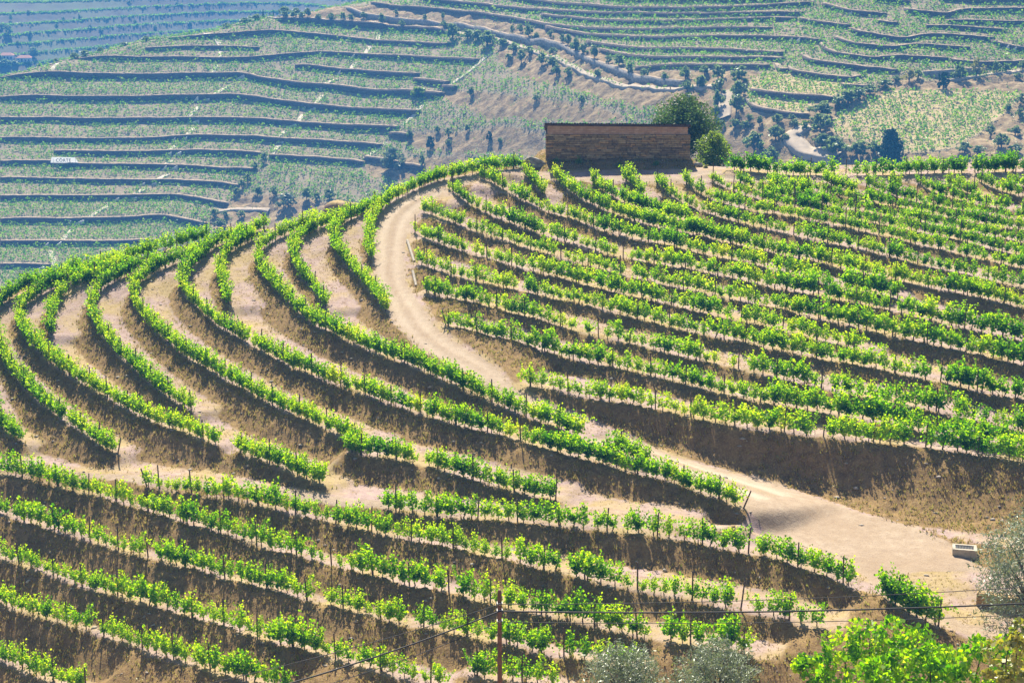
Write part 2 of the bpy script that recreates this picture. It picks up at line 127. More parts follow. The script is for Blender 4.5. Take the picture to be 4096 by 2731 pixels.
TERRACE_WALLS = [
('left',1.45,[(-121.2,898.9,-8.8),(-93.7,885.7,-9.8),(-77.5,876.6,-10.2),(-61.5,866.1,-10.6),(-48.3,856.3,-10.7),(-30.3,839.9,-11)]),
('left',0.72,[(-175.4,891.1,-18.3),(-143.6,887,-16.8),(-119.9,884.3,-14.8),(-111.8,881,-15),(-95.6,873,-15.5),(-84.9,866.9,-15.9),(-76.9,861,-16.6),(-58.6,848.6,-16.9),(-43.2,836.9,-16.6),(-30.6,826.6,-16)]),
('left',0.48,[(-185.4,880.3,-23.4),(-164.3,878.9,-22.3),(-148.2,876.5,-21.7),(-126.6,870,-21.8)]),
('left',0.71,[(-226.7,877.1,-27.1),(-161.2,867.7,-26.5),(-135.1,861.7,-26.3),(-109.6,858.4,-24.1),(-94.3,855.2,-22.7),(-76.1,845.7,-22.7),(-60.7,835.8,-22.7),(-45.5,824.9,-22.2),(-28.2,809.7,-21.5),(-16.2,797,-20.8)]),
('left',1.02,[(-105.8,846.7,-28.4),(-100.6,845.5,-27.9),(-82.1,833.9,-29),(-74.3,829.4,-29.1),(-58.8,819.4,-28.9),(-43.6,808,-28.4)]),
('left',1.58,[(-253.6,859.2,-35),(-238.9,860.2,-34.1),(-226.3,859.9,-33.6),(-185.4,855,-33.4),(-154.9,851.2,-32.7),(-131.9,846.7,-32.2),(-129.3,845.5,-32.3),(-121.5,840.2,-33.5),(-106,831.7,-34.7),(-88.2,821.9,-35.5),(-73.2,813.1,-35.7),(-58.3,803.3,-35.5),(-43.7,792.9,-34.7),(-31.8,783,-33.7)]),
('left',1.37,[(-248.2,838.2,-42.5),(-233.5,838.4,-42),(-226,837.8,-42),(-198.4,834.6,-42.1),(-153.8,831,-40.9),(-133.9,828.1,-40.2),(-110.9,817.5,-41.6),(-93.3,808,-42.5),(-85.8,804.3,-42.6),(-71,795.9,-42.5),(-58.9,788.1,-42.2),(-42.1,776.6,-41.2)]),
('left',1.35,[(-243,818,-49.7),(-221.1,817,-49.6),(-201.5,814.9,-49.9),(-160.4,811.9,-49.2),(-145.9,810.5,-48.7),(-136.1,808.7,-48.5),(-116.4,802.7,-48.7),(-99.1,795.8,-48.9),(-86.9,790,-49),(-77.1,784.4,-49.1),(-69.9,780.9,-48.8),(-55.6,772.8,-48),(-50.9,769.6,-47.7)]),
('left',1.11,[(-237.9,798.7,-56.5),(-195.4,796,-56.8),(-169.6,795.1,-56.3),(-158,795.1,-55.7),(-144,794.5,-55),(-139.2,793.9,-54.8),(-129.6,791.7,-54.9),(-115.2,787.6,-54.8),(-100.8,782.3,-54.9),(-84.1,774.9,-54.8),(-69.9,767.8,-54.5),(-58.2,760.7,-54.2)]),
('left',1.14,[(-210,785.9,-60.6),(-181.7,784,-60.9),(-141.9,782.2,-59.8),(-127.6,778.8,-59.9),(-113.2,774.5,-59.9)]),
('left',1.21,[(-232.3,777,-63.8),(-209.1,776.5,-63.9),(-194.7,773.7,-64.7),(-169,772,-64.9),(-155,770.6,-64.9),(-138.5,767.8,-65.1),(-126.6,764.9,-65.2),(-114.8,761.3,-65.3)]),
('left',1.19,[(-109.6,772,-60.5),(-84.8,762.1,-60.3),(-65.2,751.2,-60.2)]),
('left',0.94,[(-228.1,761.1,-68.9),(-207.7,760.7,-69.2),(-171.1,758.6,-69.7),(-153,758.1,-69.4),(-139.1,755.8,-69.6),(-129.7,753.2,-69.8),(-120.3,749.8,-70.2)]),
('left',1.09,[(-223.8,744.7,-74.1),(-177.6,745.4,-74.2),(-148.9,745.5,-73.6),(-146.6,745,-73.7),(-135,740.8,-74.6),(-123.3,735.4,-75.6)]),
('left',1.23,[(-218.4,724.3,-80.3),(-175.4,725.6,-80.4),(-160.4,727,-79.9),(-149.6,727.4,-79.5),(-138.1,722.4,-80.6),(-129,719.3,-81.1)]),
('left',1.32,[(-213.4,705.3,-85.9),(-171.3,705.6,-86.2),(-158.7,706.1,-86),(-148.4,707.1,-85.5)]),
('left',1.09,[(-208,685,-91.4),(-187.5,685.6,-91.6)]),
('slope',1.13,[(-32,788.6,-31.5),(-28.9,785.9,-31.3),(-25.8,782.2,-31.3)]),
('slope',1.06,[(-46.1,805.3,-30.4),(-38.9,798.7,-30.2),(-29.4,789,-30.2)]),
('slope',1.02,[(-55,767.4,-50.2),(-45.2,759.8,-50)]),
('slope',1.08,[(-65.2,755,-58.6),(-55.2,747.5,-58.9),(-47.9,739.9,-59.7),(-38.2,732.2,-59.6)]),
('upper',0.62,[(15,797.7,-5.9),(29.8,772.7,-6.4),(38,759.7,-6.2),(51.8,739.2,-5.2),(65.1,722.2,-3.7),(76.2,710.1,-2.5),(88.9,698.4,-1.2),(101.5,688.4,-0.5),(108.5,682.6,-0.5),(113.8,679.2,-0.5),(118.9,675.2,-0.8)]),
('upper',0.54,[(32.1,760.2,-8.9),(41.9,742,-9.2),(49.7,729.5,-8.8),(63,711.7,-7.5),(75.9,696.8,-6.3),(86.7,686,-5.5),(97.3,676.2,-5.2),(104.3,670.7,-5.2)]),
('upper',0.54,[(37,744.3,-10.9),(44.7,729.1,-11.3),(52.3,716.2,-11.1),(56.1,710.6,-10.9),(63.6,701.2,-10),(74.7,689,-8.9),(85.6,678.8,-7.9),(96.5,670.6,-7),(103.7,665.9,-6.7)]),
('upper',0.49,[(50,706.4,-14.9),(57.7,699.4,-13.3),(74.4,681.8,-11),(85.2,671.8,-10),(97.7,662.5,-9.1)]),
('upper',0.57,[(-72.2,895.7,-0.6),(-56.2,881.4,-2.6),(-45.8,873.7,-2.7),(-32.8,862.8,-2.9),(-15.2,844.8,-3.2),(1.6,822.9,-3.9),(15,800.5,-5),(34.5,772.1,-4.4),(52.7,746.7,-2.8),(66.3,730.3,-1.1),(77.5,717.8,0.2),(88.6,707.1,1.2),(99.5,698.2,2.1),(103.2,695.9,2.3)]),
('upper',0.48,[(13.3,813.4,-1.7),(28.7,791,-1.5),(51.4,757.9,-0.3),(67,738.9,1.6),(78.3,726.4,2.9),(89.5,715.6,4.1),(100.5,706.9,5.1),(113.4,699.2,6)]),
('upper',0.60,[(-44.8,881.7,1),(-31.9,870.1,0.5),(-16.7,855.1,0.2),(0.3,835.9,0.1),(14.3,818,0.3),(34.1,790.3,1),(66.5,747.8,3.9),(77.9,734.1,5),(91,720.8,6.2),(102,711.8,7.1),(113.1,704.8,7.8),(116.9,703,8)]),
('upper',0.58,[(-1.7,850.7,4.8),(10,833.4,3.7),(28.1,807.2,3.4),(53.2,770.6,4.3),(72.9,746,6.2),(78.6,739.6,6.9),(89.9,728.4,8.1),(101.1,719.6,9.2),(114.3,712.2,10.5),(121.9,709.6,11.3)]),
('upper',0.50,[(41.4,799.5,7.5),(53.9,780.8,7.8),(67.9,762,8.8),(79.5,747.8,9.7),(92.8,733.9,10.9),(104.1,724.5,11.7),(111.6,719.5,12.2)]),
('right',0.61,[(114.5,698.4,6),(117.8,694.3,5.3),(123,689.4,4.8),(132,683.3,4.1)]),
('right',0.76,[(125,707.2,11.2),(132.9,697,9),(140,692.6,8.5),(147.3,689.7,8.3)]),
('right',0.74,[(131.3,682.4,3.7),(134,677.5,2.4),(137.4,674.9,1.9),(144.4,670.5,1.1),(151.6,667.6,0.6),(157.7,669.7,1.7),(165.4,668.9,1.8),(184.1,665.3,1)]),
('right',0.73,[(124.9,677.5,1),(127.4,672,-0.4),(132.3,667.1,-1.4),(143.1,662.1,-2),(146.8,661.3,-2),(150.9,663.5,-1),(158.4,661.8,-1.1),(165.6,659.4,-1.7),(173.1,658.2,-1.9)]),
('right',0.72,[(118.7,674.2,-1.1),(119.1,670,-2.4),(120,666.9,-3.2),(122.7,662.2,-4.4),(129.4,657.5,-5),(138.1,653.5,-5.4),(141.7,655.5,-4.4),(152.4,652.3,-4.8),(163.1,650,-5.1)]),
('right',0.94,[(110.7,668.5,-4.5),(111,664.3,-5.7),(112.1,661.4,-6.4),(115.3,657.9,-6.9),(123.8,652,-7.5),(128.9,649.1,-7.8),(142.8,643.3,-8.5)]),
('right',0.44,[(100.3,663.2,-8.3),(100.5,658.5,-9.7),(102,656.6,-9.9),(103.9,655.5,-9.8)]),
('right',1.00,[(104.6,658.6,-8.7),(104.7,654.1,-10),(106.3,652.3,-10.2),(116.6,644.4,-10.8),(125.3,639.5,-11.2),(129.2,642.2,-10)]),
('right',1.20,[(88.6,645.8,-16.6),(95,638.8,-16.8),(101.7,633.8,-16.7),(113.4,626.4,-16.9),(116.7,624.8,-16.9)]),
('right',0.42,[(86.1,641,-18.9),(87.5,633.5,-20.9),(90.6,629.1,-21.3),(98.8,620.8,-21.7),(105.5,615.9,-21.8)]),
('right',0.63,[(120.7,635.8,-13),(130,631.6,-13.3)]),
('right',0.75,[(154.9,693.7,10.4),(156.2,691.3,9.6),(157.8,689.8,9.2),(170.9,685.4,8.3),(172.9,686.1,8.7),(175,688.4,9.6),(177.1,689,10),(205,688,10.3)]),
('right',0.57,[(169.9,699.6,13.8),(183.2,696.3,13.1),(206.7,694.4,12.9)]),
('right',0.65,[(144.9,704.6,13.4),(158.1,698.1,12.4)]),
('right',0.49,[(142.6,685.6,6.3),(146.1,682.1,5.4),(150.1,680.7,5.2)]),
('right',0.48,[(169.2,680.5,6.4),(190.6,678.5,6.2),(202.4,678,6.3)]),
('right',0.48,[(160.5,676.6,4.5),(166.5,676,4.5),(189.7,672.1,3.7)]),
('right',1.02,[(182.1,664.8,0.8),(184.7,661.2,-0.5),(189.5,657.9,-1.6),(191.2,657.2,-1.8),(196.7,656.1,-2.1)]),
('right',0.78,[(164,651.7,-4.5),(164.3,648.2,-5.7),(173.2,646.1,-6.2),(176.9,645.6,-6.3),(194.2,646.6,-5.6)]),
('white',0.87,[(-84.9,895.5,-3.7),(-71.8,880.2,-7.2),(-61.2,872.5,-7.8),(-45.5,860.2,-8.3),(-30.1,846.5,-8.4),(-20.1,835.1,-8.7),(-15.3,828.5,-9.2),(1,803.1,-10.7),(20.8,771.1,-11.2),(27.9,750.7,-13.6),(33.2,736.6,-15),(50.4,695.7,-17.9),(61.2,680.7,-17),(66.5,674.2,-16.5)]),
('white',1.27,[(151.6,640.3,-9),(159.4,639.7,-8.8),(175.7,641.6,-7.7)]),
('ridge',0.87,[(-253.3,863.4,-33.4),(-244.3,866.7,-31.8),(-215.9,881.3,-24.9),(-202.2,886.9,-21.9),(-190.9,892.4,-19),(-176.1,895.1,-16.7)]),
('ridge',0.89,[(-159,895.7,-14.9),(-144.1,900,-11.4),(-126.3,903.3,-7.6)]),
]
HILL_POINTS = [(-268.7,846.3,-40.2),(-257.7,807.1,-53.8),(-247.2,769.6,-66.2),(-237.1,733.8,-77.3),(-227.4,699.5,-87.3),(-217.8,666.1,-96),(-232.1,843.8,-39.9),(-223,806,-53.7),(-214.2,769.6,-66.2),(-205.7,734.6,-77.4),(-197.3,700.4,-87.5),(-189,666.8,-96.2),(-195.7,840.8,-39.6),(-188.3,804.3,-53.5),(-181.2,769.3,-66.1),(-174.1,735,-77.5),(-167,700.8,-87.6),(-159.9,666.9,-96.2),(-165.6,874.8,-24),(-159.2,836.5,-39.1),(-153.4,801.1,-53),(-147.8,767.3,-65.8),(-142.2,733.6,-77.3),(-136.3,699.3,-87.2),(-130.4,665.1,-95.8),(-127.5,866.8,-23.3),(-122.8,829.4,-38.2),(-118.4,795.1,-52.1),(-114.1,762.1,-64.9),(-109.8,729.2,-76.4),(-105.3,694.8,-86.3),(-100.7,660.5,-94.7),(-93.3,893.9,-6.1),(-89.7,854.5,-22.1),(-86.4,817.8,-36.8),(-83.3,784.3,-50.6),(-80.4,752.3,-63.3),(-54.7,875.3,-4.7),(-52.5,835.4,-20.3),(-50.5,799,-34.6),(-48.8,766.8,-48.2),(-47.2,736.7,-60.8),(-18.3,888.7,13.7),(-17.5,848.3,-2.7),(-16.8,806.8,-17.5),(-16.1,770.1,-31.2),(-15.6,740.9,-44.5),(-15.1,714.7,-57.2),(18,854.2,15.5),(17.2,812.6,-0.1),(16.4,769.4,-13.9),(15.7,732.3,-26.7),(15.3,706.4,-39.6),(14.9,684.8,-52.3),(51.1,814.9,17.5),(48.8,772.9,2.8),(46.4,730.5,-10.2),(44.3,693.7,-22.2),(42.9,668.5,-34.3),(42,650.1,-46.6),(81.2,777.5,19.5),(77.4,736.8,5.5),(73.6,697.3,-7),(70.3,662.3,-18.4),(67.9,635.9,-29.7),(66.5,618.7,-41.4),(109.4,748.9,21),(104.4,710.9,7.4),(99.8,675.3,-4.9),(95.3,641.4,-16),(91.7,613.8,-26.6),(89.5,595,-37.6),(137.2,731.2,21.9),(131.4,696.2,8.5),(125.9,662.9,-3.7),(120.4,630.5,-14.7),(115.5,601.6,-24.9),(111.9,579.1,-34.9),(165.6,722,22.4),(158.9,689.1,9),(152.4,657.1,-3.1),(145.9,625.4,-14.1),(139.7,595.2,-24),(134.2,568.5,-33.2),(194.6,718.1,22.6),(187,686.4,9.2),(179.5,654.9,-2.9),(171.8,623.1,-13.8),(164,591.3,-23.4),(156.4,560.7,-31.9),(223.9,716.1,22.7),(215.4,685,9.3),(206.7,653.7,-2.8),(197.6,621.2,-13.6),(187.9,587.2,-22.8),(178.1,553.3,-30.7)]
HILL_ROADS = [
('upper hillside road',2.2,[(-125.8,902.6),(-121.5,901),(-109.6,895.3),(-97.9,889.7),(-86.1,883.6),(-66.9,871.8),(-48,857.9),(-30.4,842),(-21,831.2),(-6.3,811.4),(2.4,795),(11.4,776.5),(20.6,757),(26.4,741.3),(34.8,721.2),(42.8,703.6),(48,693.4),(58.5,679.6),(66.2,670.7),(77.6,659)]),
('straight lane between olive trees',5.0,[(81.6,654.4),(79.4,643),(77.8,633.7)]),
('winding lane in the valley',6.0,[(105.1,609.4),(101.3,608.2),(98.2,606.7),(99.8,600.8),(102,595.4),(106.8,591),(111,586.3)]),
('ledge track below the left hillside',2.5,[(-127.9,732.6),(-117,730.7),(-104,727.1)]),
('ledge track on the right',2.5,[(158.6,636.7),(166.8,637.9),(177.9,639.7),(192.7,641.1)]),
]
FOOTPATHS = [
[(-157.9,893.1),(-153.7,890.1)],
[(-151,887),(-148.2,880.9),(-146.1,876.5)],
[(-146.4,873.1),(-144.8,864.9)],
[(-146.4,860.7),(-146.6,850.4)],
[(-136.2,839.7),(-139.8,835.1),(-144.3,830.2)],
[(-149.2,823.6),(-152,815.3),(-153.4,811.6)],
[(-148.7,805.2),(-150.6,795.7)],
[(-154.4,789.2),(-158.1,783.7)],
[(-154.1,776.8),(-157.1,771.4)],
[(-153.4,765.1),(-158.9,758.6)],
[(-161.4,753.7),(-166.9,745.9)],
[(-175,739),(-181.7,726.2)],
[(-227.7,871.9),(-229.5,861)],
[(-82.8,827.6),(-91.5,823.6)],
[(-89.5,816.8),(-92.5,809.1)],
[(-97.2,804.5),(-99.6,795.9)],
[(-104,792.3),(-108.9,785.9)],
[(-106.1,781.6),(-108.6,772.3)],
[(-65.3,863.3),(-66.4,854.2)],
[(-69.2,852.5),(-72,842.9)],
[(-75.7,839.4),(-77.5,831.6)],
[(-8.9,801.2),(-18.2,793.2),(-30,787.6)],
[(-39.8,783.5),(-46.6,774.5),(-54.7,767.6)],
[(-55.8,763.9),(-64.9,755.1)],
[(-186.2,718.8),(-188.2,706)],
[(-190.9,699.6),(-186.3,686.1)],
]
STAIR_BLOCKS = [
(-151.8,830.4,-40.9,2.6,2.5),
(-147.5,829.7,-40.9,5.1,1.7),
(-149.8,810.9,-48.8,5.5,1.6),
(-156.4,794.8,-55.7,1.9,1.9),
(-151.3,794.5,-55.5,2.5,2.0),
(-156.6,782.3,-60.6,2.8,2.0),
(-152.8,782.2,-60.4,4.2,2.2),
(-156.5,770.6,-65.0,2.3,2.0),
(-152.3,770.2,-64.9,3.9,2.0),
(-164.1,758.1,-69.7,2.6,1.2),
(-159.2,758.3,-69.5,3.2,1.3),
(-173.2,745.0,-74.3,3.0,1.6),
(-166.0,745.4,-74.1,4.1,1.5),
(-189.3,725.1,-80.5,2.3,1.7),
(-185.1,724.9,-80.6,5.1,1.9),
(-132.6,846.3,-32.4,4.5,2.3),
(-97.8,810.4,-42.3,2.0,1.6),
(-93.7,808.5,-42.4,4.6,1.8),
(-101.8,796.5,-49.1,4.5,1.8),
(-105.0,784.7,-54.6,5.2,1.3),
(-111.9,772.1,-60.8,3.7,1.0),
(-83.1,833.9,-29.2,1.6,2.2),
(-77.5,845.6,-23.1,2.3,2.3),
(-194.0,704.9,-86.3,2.1,1.8),
(-189.1,705.0,-86.3,3.0,2.1),
(-192.0,685.0,-91.7,4.4,1.4),
(108.7,682.1,-0.6,1.7,1.9),
(111.2,680.5,-0.6,2.0,2.0),
(133.7,696.8,9.1,2.9,1.5),
(133.1,678.5,2.6,1.7,1.2),
(187.1,659.4,-1.1,1.6,2.2),
(189.4,658.1,-1.6,1.8,2.0),
]
SCRUB = [[(-8,803),(-1,797),(5,787),(12,775),(18,762),(23,748),(29,735),(34,722),(39,710),(44,699),(50,690),(55,683),(61,676),(66,670),(65,659),(60,663),(55,669),(50,675),(45,685),(39,695),(34,706),(29,717),(23,728),(17,738),(11,747),(5,759),(-1,773),(-6,788),(-8,803)],[(-32,786),(-25,781),(-18,773),(-11,764),(-4,755),(2,746),(9,737),(15,727),(21,719),(27,710),(33,700),(38,689),(43,678),(45,671),(40,679),(34,687),(28,695),(23,703),(17,711),(10,719),(4,728),(-2,735),(-9,741),(-15,752),(-21,763),(-28,774),(-32,786)],[(-55,766),(-48,765),(-41,761),(-34,756),(-27,750),(-20,744),(-13,739),(-6,734),(0,727),(6,717),(12,709),(13,700),(12,695),(6,703),(0,711),(-7,717),(-14,724),(-20,730),(-27,736),(-34,742),(-41,750),(-48,758),(-55,766)],[(-65,752),(-58,750),(-50,747),(-43,744),(-36,740),(-29,735),(-22,730),(-16,723),(-13,710),(-13,705),(-20,710),(-26,716),(-33,721),(-40,726),(-47,730),(-54,735),(-61,739),(-65,752)],[(-88,903),(-80,899),(-71,894),(-63,888),(-55,882),(-48,876),(-40,869),(-32,862),(-24,855),(-17,846),(-10,836),(-2,826),(5,815),(11,804),(18,793),(24,781),(30,767),(35,751),(40,736),(44,721),(49,707),(55,701),(60,694),(66,688),(67,677),(63,674),(58,681),(53,687),(47,695),(42,706),(37,718),(32,731),(26,745),(21,759),(15,772),(9,784),(2,797),(-5,808),(-12,818),(-19,829),(-26,837),(-34,844),(-41,851),(-49,858),(-57,864),(-65,869),(-73,875),(-81,880),(-86,888),(-88,903)],[(-126,904),(-122,915),(-115,919),(-106,915),(-97,912),(-88,909),(-87,892),(-90,885),(-99,890),(-108,895),(-117,899),(-126,904)],[(67,687),(73,681),(78,676),(84,671),(89,667),(94,663),(95,659),(90,657),(87,645),(86,634),(90,628),(95,624),(100,619),(105,616),(107,624),(112,626),(117,624),(123,627),(128,630),(134,635),(140,640),(146,642),(151,641),(147,633),(142,631),(136,628),(130,624),(124,621),(119,618),(114,613),(112,603),(114,597),(119,593),(123,590),(124,583),(122,574),(119,573),(114,575),(110,578),(105,581),(100,584),(96,588),(91,592),(86,596),(82,601),(77,605),(72,611),(67,616),(62,622),(62,628),(63,634),(64,642),(64,651),(65,662),(66,674),(67,687)],[(138,630),(144,633),(150,635),(155,636),(161,636),(167,637),(173,637),(179,638),(185,639),(191,639),(190,630),(186,620),(180,621),(175,622),(170,623),(164,624),(159,625),(153,625),(148,626),(142,627),(138,630)],[(125,587),(129,583),(134,580),(138,579),(143,578),(149,579),(154,582),(160,588),(165,595),(171,602),(177,610),(183,619),(186,617),(183,604),(179,591),(176,578),(172,565),(169,553),(164,555),(160,556),(155,558),(151,560),(146,561),(142,563),(137,565),(132,567),(128,569),(123,571),(123,578),(125,587)],[(-128,732),(-123,739),(-119,744),(-112,742),(-105,739),(-98,736),(-91,733),(-84,729),(-77,725),(-72,719),(-71,706),(-72,698),(-79,701),(-85,703),(-92,705),(-98,707),(-105,709),(-112,710),(-118,711),(-125,712),(-128,720),(-128,732)]]
DRY_PLOTS = [[(137,629),(132,626),(126,622),(120,619),(115,616),(112,605),(113,599),(118,595),(122,591),(127,587),(131,583),(135,580),(140,579),(145,579),(151,581),(156,585),(162,592),(168,599),(174,606),(180,616),(180,621),(175,623),(169,624),(164,625),(159,626),(154,627),(148,627),(143,628),(137,629)],[(89,655),(95,658),(100,660),(105,656),(110,652),(115,648),(120,645),(125,642),(128,638),(123,629),(118,622),(112,619),(107,617),(102,619),(98,624),(93,628),(88,633),(88,643),(89,655)]]
LUSH_PLOTS = [[(-223,740),(-216,740),(-209,740),(-203,741),(-196,741),(-189,741),(-183,741),(-176,741),(-169,741),(-163,741),(-156,741),(-149,741),(-142,739),(-135,736),(-128,732),(-128,720),(-131,713),(-137,713),(-144,714),(-150,714),(-157,715),(-164,715),(-170,715),(-177,715),(-183,715),(-189,715),(-196,714),(-202,714),(-209,714),(-215,714),(-219,726),(-223,740)],[(-217,718),(-210,718),(-204,718),(-198,719),(-192,719),(-185,719),(-179,719),(-172,719),(-166,719),(-160,719),(-153,718),(-147,718),(-140,718),(-138,713),(-141,705),(-147,702),(-152,699),(-157,696),(-163,692),(-168,689),(-173,686),(-178,682),(-183,679),(-188,676),(-193,672),(-198,669),(-203,666),(-206,679),(-210,692),(-213,705),(-217,718)]]
HILL_TREES = [
('on the hazy ridge at upper left',[('o',-216.4,882.4,4.3,3.2),('o',-221.3,879.4,4.4,3.1),('o',-209.0,884.0,3.3,2.7),('o',-230.1,877.4,2.8,2.3),('o',-237.7,874.1,2.5,2.0),('o',-132.2,902.6,6.0,3.0),('o',-138.1,901.4,6.0,2.7),('o',-146.9,899.8,4.5,2.2),('o',-187.8,893.7,5.2,2.5),('o',-197.5,889.4,5.2,1.9)]),
('on the skyline above the left terraces',[('c',-128.6,904.8,1.5,3.9),('c',-125.6,908.9,1.1,2.9),('c',-124.1,910.2,1.2,4.5),('o',-117.7,907.4,5.6,4.5),('o',-111.9,910.0,4.5,3.3)]),
('beside the upper hillside road',[('o',-116.7,899.0,4.1,3.4),('o',-112.0,896.4,3.7,3.1),('o',-107.2,893.9,3.7,3.3),('o',-104.3,894.3,3.7,4.3),('o',-98.6,890.0,3.7,3.3),('o',-91.6,886.5,3.7,4.0),('o',-85.4,884.2,3.1,3.4),('o',-81.1,881.0,3.1,3.4),('o',-74.9,880.9,3.1,2.8),('o',-64.6,869.8,3.3,5.2),('o',-58.0,875.0,2.6,3.0),('o',-54.4,862.6,3.0,3.6),('o',-42.8,859.9,2.0,3.3),('o',-33.7,856.3,2.3,3.3),('o',-33.0,846.9,3.2,3.2),('o',-28.3,832.5,6.4,6.7),('o',-20.9,826.2,6.2,4.1),('o',-16.0,820.5,6.1,4.5),('o',-11.7,809.4,7.4,6.2),('o',-4.3,802.0,4.7,3.5),('o',0.7,788.9,4.7,4.1)]),
('between the white wall and the long terraces',[('o',0.1,811.6,2.2,3.4),('o',3.8,806.7,3.1,4.0),('o',7.7,798.1,4.1,4.7),('o',11.0,792.7,3.3,3.3),('o',17.4,784.2,2.7,3.4),('o',22.3,772.3,2.3,3.9),('o',24.7,767.6,3.3,4.5),('o',27.5,754.2,4.5,6.0),('o',30.7,748.1,3.9,4.5),('o',34.9,737.7,3.8,5.3),('o',40.4,725.8,2.8,3.2),('o',44.2,717.5,4.3,4.3),('o',47.8,704.1,3.1,4.7),('o',53.1,696.0,3.6,3.0),('o',60.3,684.5,3.0,3.8)]),
('on the scrub bank below the hillside road',[('o',7.6,779.2,4.0,3.6),('o',18.0,768.0,4.0,2.9),('o',4.3,774.1,4.0,5.2),('o',13.1,760.3,3.9,5.1),('o',17.4,753.0,4.5,4.4),('o',19.0,742.2,3.9,4.5),('o',23.8,735.8,3.8,3.8),('o',35.4,720.4,3.1,3.0),('o',-1.6,782.7,3.3,2.6),('o',28.4,708.9,3.0,3.0)]),
('on the terrace edge at mid left',[('o',-111.3,769.1,3.0,3.7),('o',-114.5,763.4,3.0,3.0),('o',-116.6,753.2,3.3,3.8),('o',-118.6,749.3,3.3,3.6),('o',-120.1,743.6,3.5,3.2),('o',-110.5,740.6,4.2,3.9),('o',-103.1,737.6,4.2,4.2),('o',-88.0,729.4,4.1,4.7),('o',-83.6,728.6,3.7,3.5),('o',-77.9,727.5,5.2,4.5),('s',-95.8,726.4,8.1,5.6),('o',-127.1,726.7,4.0,3.2),('o',-122.5,725.1,3.0,2.9),('o',-115.5,724.2,3.7,2.7),('o',-122.9,715.7,5.5,3.7),('s',-130.9,719.6,3.2,2.2)]),
('on the crumbling banks left of the stone shed',[('g',-42.8,791.6,6.6,4.8),('s',-51.9,742.4,10.7,7.7),('o',-38.5,733.6,2.7,5.6),('o',-45.1,759.1,3.3,4.0),('o',-32.7,754.5,2.4,2.9),('o',-27.7,746.9,2.7,3.8),('o',-19.4,743.6,2.4,2.9),('d',-35.6,746.4,3.9,5.1),('o',-27.2,740.4,2.8,2.6),('d',-9.5,727.7,3.0,3.7),('o',-18.3,769.2,3.2,3.9),('o',-5.1,722.0,2.4,2.4),('o',10.2,732.0,3.1,2.5)]),
('lining the straight pale lane',[('o',67.7,677.4,4.5,5.1),('o',74.6,672.9,4.1,3.5),('o',72.1,664.6,5.1,4.6),('o',79.1,665.9,4.8,5.6),('o',67.3,665.9,4.0,4.0),('o',78.1,653.5,4.5,5.5),('o',76.5,643.1,3.9,6.5),('o',75.4,637.7,3.3,4.4),('o',86.1,657.1,6.2,6.1),('o',84.5,645.3,5.5,6.1),('o',82.3,633.3,4.9,6.0)]),
('around the valley lane junction',[('o',86.1,625.0,2.7,3.3),('o',89.3,621.4,2.7,3.2),('o',95.2,617.5,4.3,3.4),('o',100.0,616.6,2.7,2.2),('o',76.8,630.4,3.0,2.8),('o',80.9,625.6,3.7,3.2),('o',84.2,622.5,3.7,2.9),('o',93.3,608.4,5.2,4.7),('o',96.4,605.3,2.7,2.9),('o',85.6,607.2,7.3,7.3),('o',90.4,599.5,5.2,4.7),('g',103.3,607.8,3.2,3.2),('o',100.4,612.2,3.2,2.4)]),
('up the diagonal olive line on the right',[('o',110.4,614.0,7.9,5.2),('o',108.3,604.3,6.7,5.7),('o',117.4,619.5,5.3,3.8),('o',121.0,621.9,6.8,4.2),('o',124.8,623.2,5.8,3.8),('o',129.7,627.0,5.3,3.3),('o',136.1,631.8,5.3,3.3),('o',141.0,636.6,3.3,2.2),('y',145.5,635.3,6.0,4.9),('o',149.1,637.2,3.3,3.3)]),
('along the right hand ledge road',[('o',164.2,637.0,4.9,4.9),('y',170.8,637.8,5.4,6.5),('o',178.8,641.0,3.3,3.9),('o',182.5,640.9,2.8,2.8),('o',188.6,641.7,2.8,3.3),('o',185.2,634.7,3.3,2.2),('d',156.4,628.0,4.1,5.6)]),
('under the dry yellow vineyard',[('o',107.5,595.3,6.1,4.1),('o',111.0,589.4,7.6,5.6),('o',117.4,583.6,8.0,5.5),('o',122.8,583.4,4.1,4.1),('f',127.2,577.1,8.0,10.5),('o',151.6,574.8,4.5,3.5),('o',155.9,572.6,4.5,2.5),('o',163.2,586.5,3.1,3.6),('o',163.3,573.1,5.0,4.5),('o',174.1,605.8,2.7,2.7),('o',180.1,611.4,3.2,3.7),('o',167.2,569.6,4.0,2.5),('o',176.4,599.2,3.1,3.6),('o',171.2,585.1,4.1,3.1)]),
]
# ------------------------------------------------------------------ helpers
def mat(name):
    m = bpy.data.materials.new(name)
    m.use_nodes = True
    nt = m.node_tree
    for n in list(nt.nodes):
        nt.nodes.remove(n)
    out = nt.nodes.new('ShaderNodeOutputMaterial')
    return m, nt, out

def N(nt, kind, **kw):
    n = nt.nodes.new(kind)
    for k, v in kw.items():
        if k in n.inputs:
            n.inputs[k].default_value = v
        else:
            setattr(n, k, v)
    return n

def ramp(nt, fac, stops):
    n = nt.nodes.new('ShaderNodeValToRGB')
    els = n.color_ramp.elements
    while len(els) < len(stops):
        els.new(0.5)
    for e, (p, c) in zip(els, stops):
        e.position = p
        e.color = (c[0], c[1], c[2], 1)
    if fac is not None:
        nt.links.new(fac, n.inputs[0])
    return n

